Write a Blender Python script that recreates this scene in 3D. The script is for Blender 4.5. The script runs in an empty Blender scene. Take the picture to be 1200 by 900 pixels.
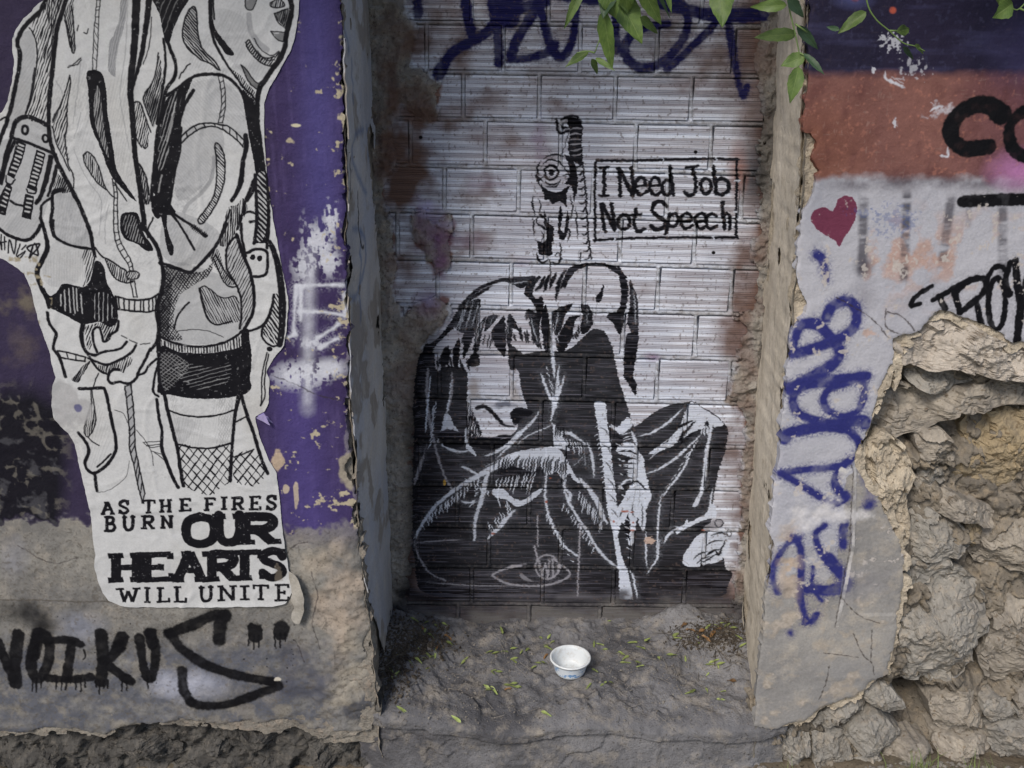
import bpy, math, random
import numpy as np
random.seed(7)
RNG = np.random.default_rng(11)
scene = bpy.context.scene
COL = scene.collection

# ------------------------------------------------------------------ camera, world, sun, exposure
FPX, PITCH, CAMZ = 1130.0, math.radians(19.5), 1.665
YB, YF = 2.31, 1.93          # brick infill plane, outer wall plane (metres in front of the camera)
cam_d = bpy.data.cameras.new('camera'); cam = bpy.data.objects.new('camera', cam_d); COL.objects.link(cam)
cam_d.sensor_width = 36.0; cam_d.lens = 36.0 * FPX / 1200.0; cam_d.clip_start = 0.05; cam_d.clip_end = 500
cam.location = (0, 0, CAMZ); cam.rotation_euler = (math.pi / 2 - PITCH, 0, 0)
scene.camera = cam
SUN_EL, SUN_AZ = math.radians(42), math.radians(-149)     # behind the camera, to its left (azimuth from +Y, clockwise)
world = bpy.data.worlds.new('World'); scene.world = world; world.use_nodes = True
wn = world.node_tree.nodes; wl = world.node_tree.links
sky = wn.new('ShaderNodeTexSky'); sky.sky_type = 'NISHITA'; sky.sun_disc = False
sky.sun_elevation = SUN_EL; sky.sun_rotation = SUN_AZ; sky.dust_density = 2.0; sky.ozone_density = 1.5
bg = wn['Background']; bg.inputs['Strength'].default_value = 0.066
wl.new(sky.outputs['Color'], bg.inputs['Color'])
sun_d = bpy.data.lights.new('sun', 'SUN'); sun_o = bpy.data.objects.new('sun', sun_d); COL.objects.link(sun_o)
sun_d.energy = 1.5; sun_d.angle = math.radians(17); sun_d.color = (1.0, 0.92, 0.82)
sd = (math.cos(SUN_EL) * math.sin(SUN_AZ), math.cos(SUN_EL) * math.cos(SUN_AZ), math.sin(SUN_EL))
from mathutils import Vector, Matrix
sun_o.rotation_euler = Vector(sd).to_track_quat('Z', 'Y').to_euler()
scene.view_settings.view_transform = 'Standard'; scene.view_settings.look = 'None'
scene.view_settings.exposure = 0.78; scene.view_settings.gamma = 1.0
scene.render.engine = 'CYCLES'

# ------------------------------------------------------------------ geometry of the place
CP, SP = math.cos(PITCH), math.sin(PITCH)
def wall_pt(px, py, Y):
    """point of the vertical plane y=Y that the survey photo shows at px,py -> (x, z)"""
    px = np.asarray(px, float); py = np.asarray(py, float)
    u = (px - 600) / FPX; v = (450 - py) / FPX
    dy = CP + v * SP; dz = -SP + v * CP
    t = Y / dy
    return u * t, CAMZ + dz * t
def photo_pt(x, y, z):
    z = z - CAMZ
    d = y * CP - z * SP
    return 600 + FPX * x / d, 450 - FPX * (y * SP + z * CP) / d
GROUND_Z = -0.07
LB = float(wall_pt(600, 724, YB)[1]); LF = float(wall_pt(600, 850, YF)[1])

# ------------------------------------------------------------------ noise
_tab = RNG.random((64, 65536 // 64 * 16))
_perm = RNG.permutation(65536)
def _h(ix, iy, iz, s):
    n = (ix * 73856093 ^ iy * 19349663 ^ iz * 83492791 ^ (s * 2654435761 & 0x7fffffff)) & 65535
    return _perm[n] / 65535.0
def vnoise(x, y, z=0.0, s=0):
    x = np.asarray(x, float); y = np.asarray(y, float)
    if np.ndim(z) == 0 and z == 0 and x.ndim == 2 and y.shape == x.shape and min(x.shape) > 3 and np.array_equal(x[0], x[-1]) and np.array_equal(y[:, 0], y[:, -1]) and x[0, 0] == x[1, 0] and x[0, 1] == x[1, 1]:
        u, v = x[0], y[:, 0]                      # regular grid: interpolate along rows, then along columns
        iu, iv = np.floor(u).astype(np.int64), np.floor(v).astype(np.int64)
        fu, fv = u - iu, v - iv; fu = fu * fu * (3 - 2 * fu); fv = fv * fv * (3 - 2 * fv)
        a0, b0 = iu.min(), iv.min()
        A, B = np.meshgrid(np.arange(a0, iu.max() + 2), np.arange(b0, iv.max() + 2))
        T = _h(A, B, np.zeros_like(A), s) * 2 - 1
        t = T[:, iu - a0] * (1 - fu) + T[:, iu - a0 + 1] * fu
        return t[iv - b0] * (1 - fv)[:, None] + t[iv - b0 + 1] * fv[:, None]
    x, y, z = np.broadcast_arrays(np.asarray(x, float), np.asarray(y, float), np.asarray(z, float))
    ix, iy, iz = np.floor(x).astype(np.int64), np.floor(y).astype(np.int64), np.floor(z).astype(np.int64)
    fx, fy, fz = x - ix, y - iy, z - iz
    fx, fy, fz = [f * f * (3 - 2 * f) for f in (fx, fy, fz)]
    r = 0
    flat = bool(np.all(z == 0))
    for a in (0, 1):
        wx = fx if a else 1 - fx
        for b in (0, 1):
            wy = fy if b else 1 - fy
            if flat:
                r = r + wx * wy * _h(ix + a, iy + b, iz, s)
            else:
                for c in (0, 1):
                    r = r + wx * wy * (fz if c else 1 - fz) * _h(ix + a, iy + b, iz + c, s)
    return r * 2 - 1
def fbm(x, y, z=0.0, f=1.0, o=4, s=0, ridge=False, gain=0.5):
    a, t, r = 1.0, 0.0, 0.0
    for k in range(o):
        n = vnoise(np.asarray(x) * f, np.asarray(y) * f, np.asarray(z) * f if np.any(z) else 0.0, s + k * 17)
        if ridge: n = 1 - 2 * np.abs(n)
        r = r + a * n; t += a; a *= gain; f *= 2.03
    return r / t

def facet(x, y, f=10.0, s=0, slope=.9):
    """broken-stone relief: irregular chips, each a tilted plane with a crisp step to its neighbours (about -1..1)"""
    x = np.asarray(x, float); y = np.asarray(y, float)
    wx = x * f + .35 * fbm(x, y, f=f * 2.2, o=3, s=s + 50); wy = y * f + .35 * fbm(x, y, f=f * 2.2, o=3, s=s + 60)
    ix, iy = np.floor(wx).astype(np.int64), np.floor(wy).astype(np.int64); z = np.zeros_like(ix); best = np.full(wx.shape, 1e9); out = np.zeros(wx.shape)
    for a in (-1, 0, 1):
        for b in (-1, 0, 1):
            jx, jy = ix + a, iy + b; px = jx + _h(jx, jy, z, s + 1); py = jy + _h(jx, jy, z, s + 2); dx, dy = wx - px, wy - py; d = dx * dx + dy * dy
            h = (_h(jx, jy, z, s + 3) * 2 - 1) + slope * ((_h(jx, jy, z, s + 4) * 2 - 1) * dx + (_h(jx, jy, z, s + 5) * 2 - 1) * dy) * 1.6
            m = d < best; out = np.where(m, h, out); best = np.where(m, d, best)
    return out
def srgb(r, g, b):
    c = np.array([r, g, b]) / 255.0
    return np.where(c <= 0.04045, c / 12.92, ((c + 0.055) / 1.055) ** 2.4)

# ------------------------------------------------------------------ curves
def pts(s): return np.array([[float(v) for v in p.split(',')] for p in s.split()])
def catmull(P, closed=False, n=6):
    P = np.asarray(P, float); m = len(P)
    if m < 3: return P
    if closed: Q = np.vstack([P[-1], P, P[0], P[1]]); segs = m
    else: Q = np.vstack([2 * P[0] - P[1], P, 2 * P[-1] - P[-2]]); segs = m - 1
    out = []
    for i in range(segs):
        p0, p1, p2, p3 = Q[i:i + 4]
        for k in range(n):
            t = k / n
            out.append(0.5 * (2 * p1 + (p2 - p0) * t + (2 * p0 - 5 * p1 + 4 * p2 - p3) * t * t + (3 * p1 - p0 - 3 * p2 + p3) * t ** 3))
    if not closed: out.append(P[-1])
    return np.array(out)
def inside(X, Z, P):
    r = np.zeros(X.shape, bool)
    a = P; b = np.roll(P, -1, 0)
    for (x0, z0), (x1, z1) in zip(a, b):
        if z0 == z1: continue
        c = ((z0 > Z) != (z1 > Z)) & (X < (x1 - x0) * (Z - z0) / (z1 - z0) + x0)
        r ^= c
    return r
def segdist(X, Z, a, b):
    d = b - a; L = d @ d
    t = np.clip(((X - a[0]) * d[0] + (Z - a[1]) * d[1]) / (L + 1e-20), 0, 1)
    return np.hypot(X - a[0] - t * d[0], Z - a[1] - t * d[1]), t
def poly_sdf(X, Z, P):
    D = np.full(X.shape, 1e9)
    for a, b in zip(P, np.roll(P, -1, 0)): D = np.minimum(D, segdist(X, Z, a, b)[0])
    return np.where(inside(X, Z, P), -D, D)

# ------------------------------------------------------------------ paint layer lying in a wall plane (metres), written with strokes
COLS = {}
class Paint:
    def __init__(s, name, Y, px0, px1, py0, py1, res=1000, warp=0.7, custom=None):
        s.Y = Y; s.name = name; s.custom = custom; s.axis = 1 if custom else 0
        cx, cz = wall_pt([px0, px1, px0, px1], [py0, py0, py1, py1], Y)
        if custom: cx = np.array([YF - .03, YB + .03])
        s.x0, s.x1, s.z0, s.z1 = cx.min(), cx.max(), cz.min(), cz.max()
        s.w = int((s.x1 - s.x0) * res); s.h = int((s.z1 - s.z0) * res); s.res = res
        s.X, s.Z = np.meshgrid(s.x0 + (np.arange(s.w) + .5) / res, s.z0 + (np.arange(s.h) + .5) / res)
        k = 1 / 460.0
        s.WX = s.X + warp * k * fbm(s.X, s.Z, f=170, o=2, s=3)
        s.WZ = s.Z + warp * k * fbm(s.X, s.Z, f=170, o=2, s=9)
        if name == 'mural_paint': s.WX = s.WX + .9 * k * vnoise(s.X * 50, s.Z * 430, s=12) + .5 * k * vnoise(s.X * 90, s.Z * 800, s=13)     # spray dragged along the ribs
        s.rgb = np.zeros((s.h, s.w, 3)); s.a = np.zeros((s.h, s.w))
        s.PX, s.PY = photo_pt(s.X, Y, s.Z)
        s.col = np.array([.02, .02, .025]); s.op = 1.0; s.soft = 0.8; s.halo = 0.0; s.wf = 1.0; s.SP = vnoise(s.X * 380, s.Z * 380, s=18); s.DN = fbm(s.X, s.Z, f=55, o=3, s=19)
        mx, mz = wall_pt(600, 400, Y); mx2, _ = wall_pt(601, 400, Y); s.m = float(mx2 - mx)   # metres per survey pixel
    def wp(s, P):
        if s.custom: return s.custom(P)
        x, z = wall_pt(P[:, 0], P[:, 1], s.Y); return np.stack([x, z], 1)
    def box(s, P, pad):
        i0 = max(0, int((P[:, 0].min() - pad - s.x0) * s.res)); i1 = min(s.w, int((P[:, 0].max() + pad - s.x0) * s.res) + 2)
        j0 = max(0, int((P[:, 1].min() - pad - s.z0) * s.res)); j1 = min(s.h, int((P[:, 1].max() + pad - s.z0) * s.res) + 2)
        if i1 <= i0 or j1 <= j0: return None
        return slice(j0, j1), slice(i0, i1)
    def over(s, sl, m, col=None, op=None):
        col = s.col if col is None else col; op = s.op if op is None else op
        m = np.clip(m * op, 0, 1)
        a0 = s.a[sl]; a1 = m + a0 * (1 - m)
        s.rgb[sl] = np.where(a1[..., None] > 1e-6, (np.asarray(col) * m[..., None] + s.rgb[sl] * (a0 * (1 - m))[..., None]) / np.maximum(a1, 1e-6)[..., None], s.rgb[sl])
        s.a[sl] = a1
    def whole(s, m, col, op=1.0): s.over((slice(None), slice(None)), m, np.asarray(col), op)
    def stroke(s, P, w, taper=False, smooth=True, flat=False):
        P = np.asarray(P, float)
        if smooth: P = catmull(P)
        n = len(P); L = np.r_[0, np.cumsum(np.hypot(*np.diff(P, axis=0).T))]; L /= max(L[-1], 1e-9)
        ww = np.interp(L, np.linspace(0, 1, len(w)), w) if isinstance(w, (list, tuple)) else np.full(n, float(w))
        if taper: ww = ww * (0.12 + 0.88 * np.sin(np.pi * np.clip(L, 0, 1)) ** 0.6)
        Q = s.wp(P); r = ww * s.wf * s.m / 2; so = s.soft * s.m
        if s.halo: r = r * (1 + .13 * vnoise(L * 7 + P[0, 0], L * 0 + P[0, 1], s=15))
        hp = 9 * s.m if s.halo else 0
        sl = s.box(Q, r.max() + so * 2 + hp)
        if sl is None: return
        X, Z = s.WX[sl], s.WZ[sl]; C = np.full(X.shape, 1.0)
        for i in range(n - 1):
            a, b = Q[i], Q[i + 1]; pad = max(r[i], r[i + 1]) + so * 2 + hp
            S = s.box(np.array([a, b]), pad)
            if S is None: continue
            loc = (slice(S[0].start - sl[0].start, S[0].stop - sl[0].start), slice(S[1].start - sl[1].start, S[1].stop - sl[1].start))
            if flat:
                d = b - a; l = np.hypot(*d); d = d / max(l, 1e-9)
                U = (X[loc] - a[0]) * d[0] + (Z[loc] - a[1]) * d[1]; V = -(X[loc] - a[0]) * d[1] + (Z[loc] - a[1]) * d[0]
                D = np.maximum(np.abs(V) - r[i], np.maximum(-U, U - l)); c = D
            else:
                D, t = segdist(X[loc], Z[loc], a, b); c = D - (r[i] + t * (r[i + 1] - r[i]))
            C[loc] = np.minimum(C[loc], c)
        M = np.clip(0.5 - C / so, 0, 1)
        if s.halo:
            M = M * np.clip(1.02 - .15 * s.halo * np.clip(s.DN[sl] + .1, 0, 1) * 2, 0, 1)
            h = np.clip(1 - C / hp, 0, 1) ** 1.6; M = np.maximum(M, s.halo * h * np.clip(.30 + s.SP[sl] * .9, 0, 1) * .62)
        s.over(sl, M)
    def poly(s, P, smooth=True):
        if smooth: P = catmull(P, True, 4)
        Q = s.wp(P); sl = s.box(Q, 3 * s.m)
        if sl is None: return
        M = inside(s.WX[sl], s.WZ[sl], Q).astype(float)
        s.over(sl, M)
    def hatch(s, ang, sp, w, P, cross=False, smooth=True):
        if smooth: P = catmull(P, True, 4)
        Q = s.wp(P); sl = s.box(Q, 2 * s.m)
        if sl is None: return
        X, Z = s.WX[sl], s.WZ[sl]; M = inside(X, Z, Q); T = np.zeros(X.shape)
        for a in ((ang, -ang) if cross else (ang,)):
            r = math.radians(a); c = (-X * math.sin(r) + Z * math.cos(r)) / s.m
            al = (X * math.cos(r) + Z * math.sin(r)) / s.m
            c = c + 0.9 * vnoise(al / 22, c / 9, s=5) + .5 * vnoise(c / sp * 1.3, al / 60, s=8)
            d = np.abs((c / sp) % 1 - .5) * sp
            wv = w * (1 + .6 * vnoise(al / 7, np.floor(c / sp) * 3.3, s=6))
            T = np.maximum(T, np.clip(.5 - (d - wv / 2) / .7, 0, 1))
        s.over(sl, T * M)
    def blob(s, x, y, rx, ry, soft=1.0, col=None, op=1.0, rag=0.0, f=30):
        q = s.wp(np.array([[x - rx * 1.8, y - ry * 1.8], [x + rx * 1.8, y + ry * 1.8]])); sl = s.box(q, 0)
        if sl is None: return
        d = np.hypot((s.PX[sl] - x) / rx, (s.PY[sl] - y) / ry)
        if rag: d = d + rag * fbm(s.X[sl], s.Z[sl], f=f, o=4, s=21)
        s.over(sl, np.clip((1 - d) / max(soft, 1e-3) + .5 * (soft < .3), 0, 1), col, op)
    def run(s, text):
        for ln in text.strip().splitlines():
            ln = ln.strip()
            if not ln or ln[0] == '#': continue
            op, *r = ln.split()
            if op == 'c': s.col = np.array(COLS[r[0]]); s.op = float(r[1]) if len(r) > 1 else 1.0
            elif op == 'soft': s.soft = float(r[0])
            elif op == 'halo': s.halo = float(r[0])
            elif op == 'wf': s.wf = float(r[0])
            elif op in 'stlf':
                w = [float(v) for v in r[0].split('/')]
                for seg in ' '.join(r[1:]).split('|'):
                    s.stroke(pts(seg), w if len(w) > 1 else w[0], taper=op == 't', smooth=op in 'st', flat=op == 'f')
            elif op in 'pq':
                for seg in ' '.join(r).split('|'): s.poly(pts(seg), op == 'p')
            elif op in 'hx': s.hatch(float(r[0]), float(r[1]), float(r[2]), pts(' '.join(r[3:])), cross=op == 'x')
            elif op == 'e':
                x, y, rx, ry, w = map(float, ' '.join(r).replace(',', ' ').split()); a = np.linspace(0, 2 * np.pi, 25)
                P = np.stack([x + rx * np.cos(a), y + ry * np.sin(a)], 1)
                if w > 0: s.stroke(P, w, smooth=False)
                else: s.poly(P[:-1], False)
            elif op == 'z':     # ladder (zip): spacing, width, path a | path b
                sp, w = float(r[0]), float(r[1]); A, B = ' '.join(r[2:]).split('|'); A, B = catmull(pts(A)), catmull(pts(B))
                s.stroke(A, w, smooth=False); s.stroke(B, w, smooth=False)
                n = max(2, int(np.hypot(*np.diff(A, axis=0).T).sum() / sp))
                for t in np.linspace(0, 1, n):
                    i = t * (len(A) - 1); j = t * (len(B) - 1)
                    a = A[int(i)]; b = B[int(j)]; s.stroke(np.array([a, b]), w * .8, smooth=False)
    def image(s):
        im = bpy.data.images.new(s.name, s.w, s.h, alpha=True, float_buffer=False)
        im.colorspace_settings.name = 'sRGB'; im.alpha_mode = 'CHANNEL_PACKED'
        c = np.clip(s.rgb, 0, 1); c = np.where(c <= .0031308, c * 12.92, 1.055 * c ** (1 / 2.4) - .055)
        out = np.empty((s.h, s.w, 4), np.float32); out[..., :3] = c; out[..., 3] = s.a
        im.pixels.foreach_set(out.ravel()); im.update(); im.pack()
        return im

# slab letters: strokes in a 0..1 box (y down); third field thick/thin
SL = {
 'A': ['T .5,.0 .16,.93', 'T .5,.0 .84,.93', 'N .28,.62 .72,.62', 'N 0,.95 .34,.95', 'N .64,.95 1,.95', 'N .26,.04 .55,.04'],
 'H': ['T .22,0 .22,1', 'T .78,0 .78,1', 'N .22,.5 .78,.5', 'N 0,.05 .42,.05', 'N .6,.05 1,.05', 'N 0,.95 .42,.95', 'N .6,.95 1,.95'],
 'E': ['T .28,0 .28,1', 'N 0,.05 .95,.05', 'N 0,.95 1,.95', 'N .28,.5 .7,.5', 'N .93,0 .93,.24', 'N .96,.74 .96,1', 'N .68,.38 .68,.62'],
 'F': ['T .28,0 .28,1', 'N 0,.05 .95,.05', 'N 0,.95 .52,.95', 'N .28,.5 .7,.5', 'N .93,0 .93,.24', 'N .68,.38 .68,.62'],
 'I': ['T .5,0 .5,1', 'N .1,.05 .9,.05', 'N .1,.95 .9,.95'],
 'L': ['T .3,0 .3,1', 'N .05,.05 .6,.05', 'N .05,.95 1,.95', 'N .95,.7 .95,1'],
 'T': ['T .5,0 .5,1', 'N 0,.05 1,.05', 'N .04,0 .04,.28', 'N .96,0 .96,.28', 'N .28,.95 .72,.95'],
 'U': ['T .2,0 .2,.62 .3,.88 .5,.96 .7,.88 .8,.62 .8,0', 'N 0,.05 .4,.05', 'N .6,.05 1,.05'],
 'N': ['T .2,0 .2,1', 'T .2,.02 .8,.98', 'T .8,0 .8,1', 'N 0,.05 .3,.05', 'N .6,.05 1,.05', 'N 0,.95 .4,.95'],
 'R': ['T .26,0 .26,1', 'N 0,.05 .6,.05', 'N 0,.95 .46,.95', 'T .3,.06 .6,.06 .8,.14 .82,.34 .66,.5 .3,.52', 'T .52,.54 .8,.95', 'N .7,.95 1,.95'],
 'B': ['T .24,0 .24,1', 'N 0,.05 .5,.05', 'N 0,.95 .5,.95', 'T .3,.06 .6,.07 .74,.2 .66,.4 .4,.47', 'T .4,.47 .74,.55 .84,.74 .66,.93 .3,.94'],
 'O': ['T .5,.08 .8,.2 .88,.5 .8,.8 .5,.92 .2,.8 .12,.5 .2,.2 .5,.08'],
 'S': ['T .82,.26 .7,.1 .45,.06 .2,.16 .2,.34 .45,.47 .72,.58 .84,.76 .66,.93 .4,.95 .16,.78', 'N .86,.0 .86,.3', 'N .12,.68 .12,1'],
 'W': ['T .18,.02 .34,.96', 'T .34,.96 .5,.2', 'T .5,.2 .68,.96', 'T .68,.96 .86,.02', 'N 0,.05 .34,.05', 'N .68,.05 1,.05'],
}
def slab(P, ch, x0, y0, x1, y1, T, N, skew=-.03):
    for st in SL[ch]:
        k, r = st[0], pts(st[2:])
        q = np.stack([x0 + r[:, 0] * (x1 - x0), y0 + r[:, 1] * (y1 - y0) + skew * (r[:, 0] * (x1 - x0))], 1)
        P.stroke(q, T if k == 'T' else N, smooth=len(q) > 2, flat=len(q) == 2)
# ------------------------------------------------------------------ paints
COLS.update(K=srgb(18, 18, 24), K2=srgb(11, 12, 20), W=srgb(200, 208, 224), WG=srgb(150, 150, 160), G=srgb(120, 122, 128), PAPER=srgb(194, 196, 198),
            NAVY=srgb(26, 26, 78), BLUE=srgb(46, 49, 112), HEART=srgb(112, 56, 78), PUR=srgb(80, 62, 124), LPUR=srgb(92, 78, 150),
            TURQ=srgb(80, 112, 148), RUST=srgb(150, 84, 62), BLK=srgb(13, 13, 18), PALE=srgb(200, 203, 214))

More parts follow.
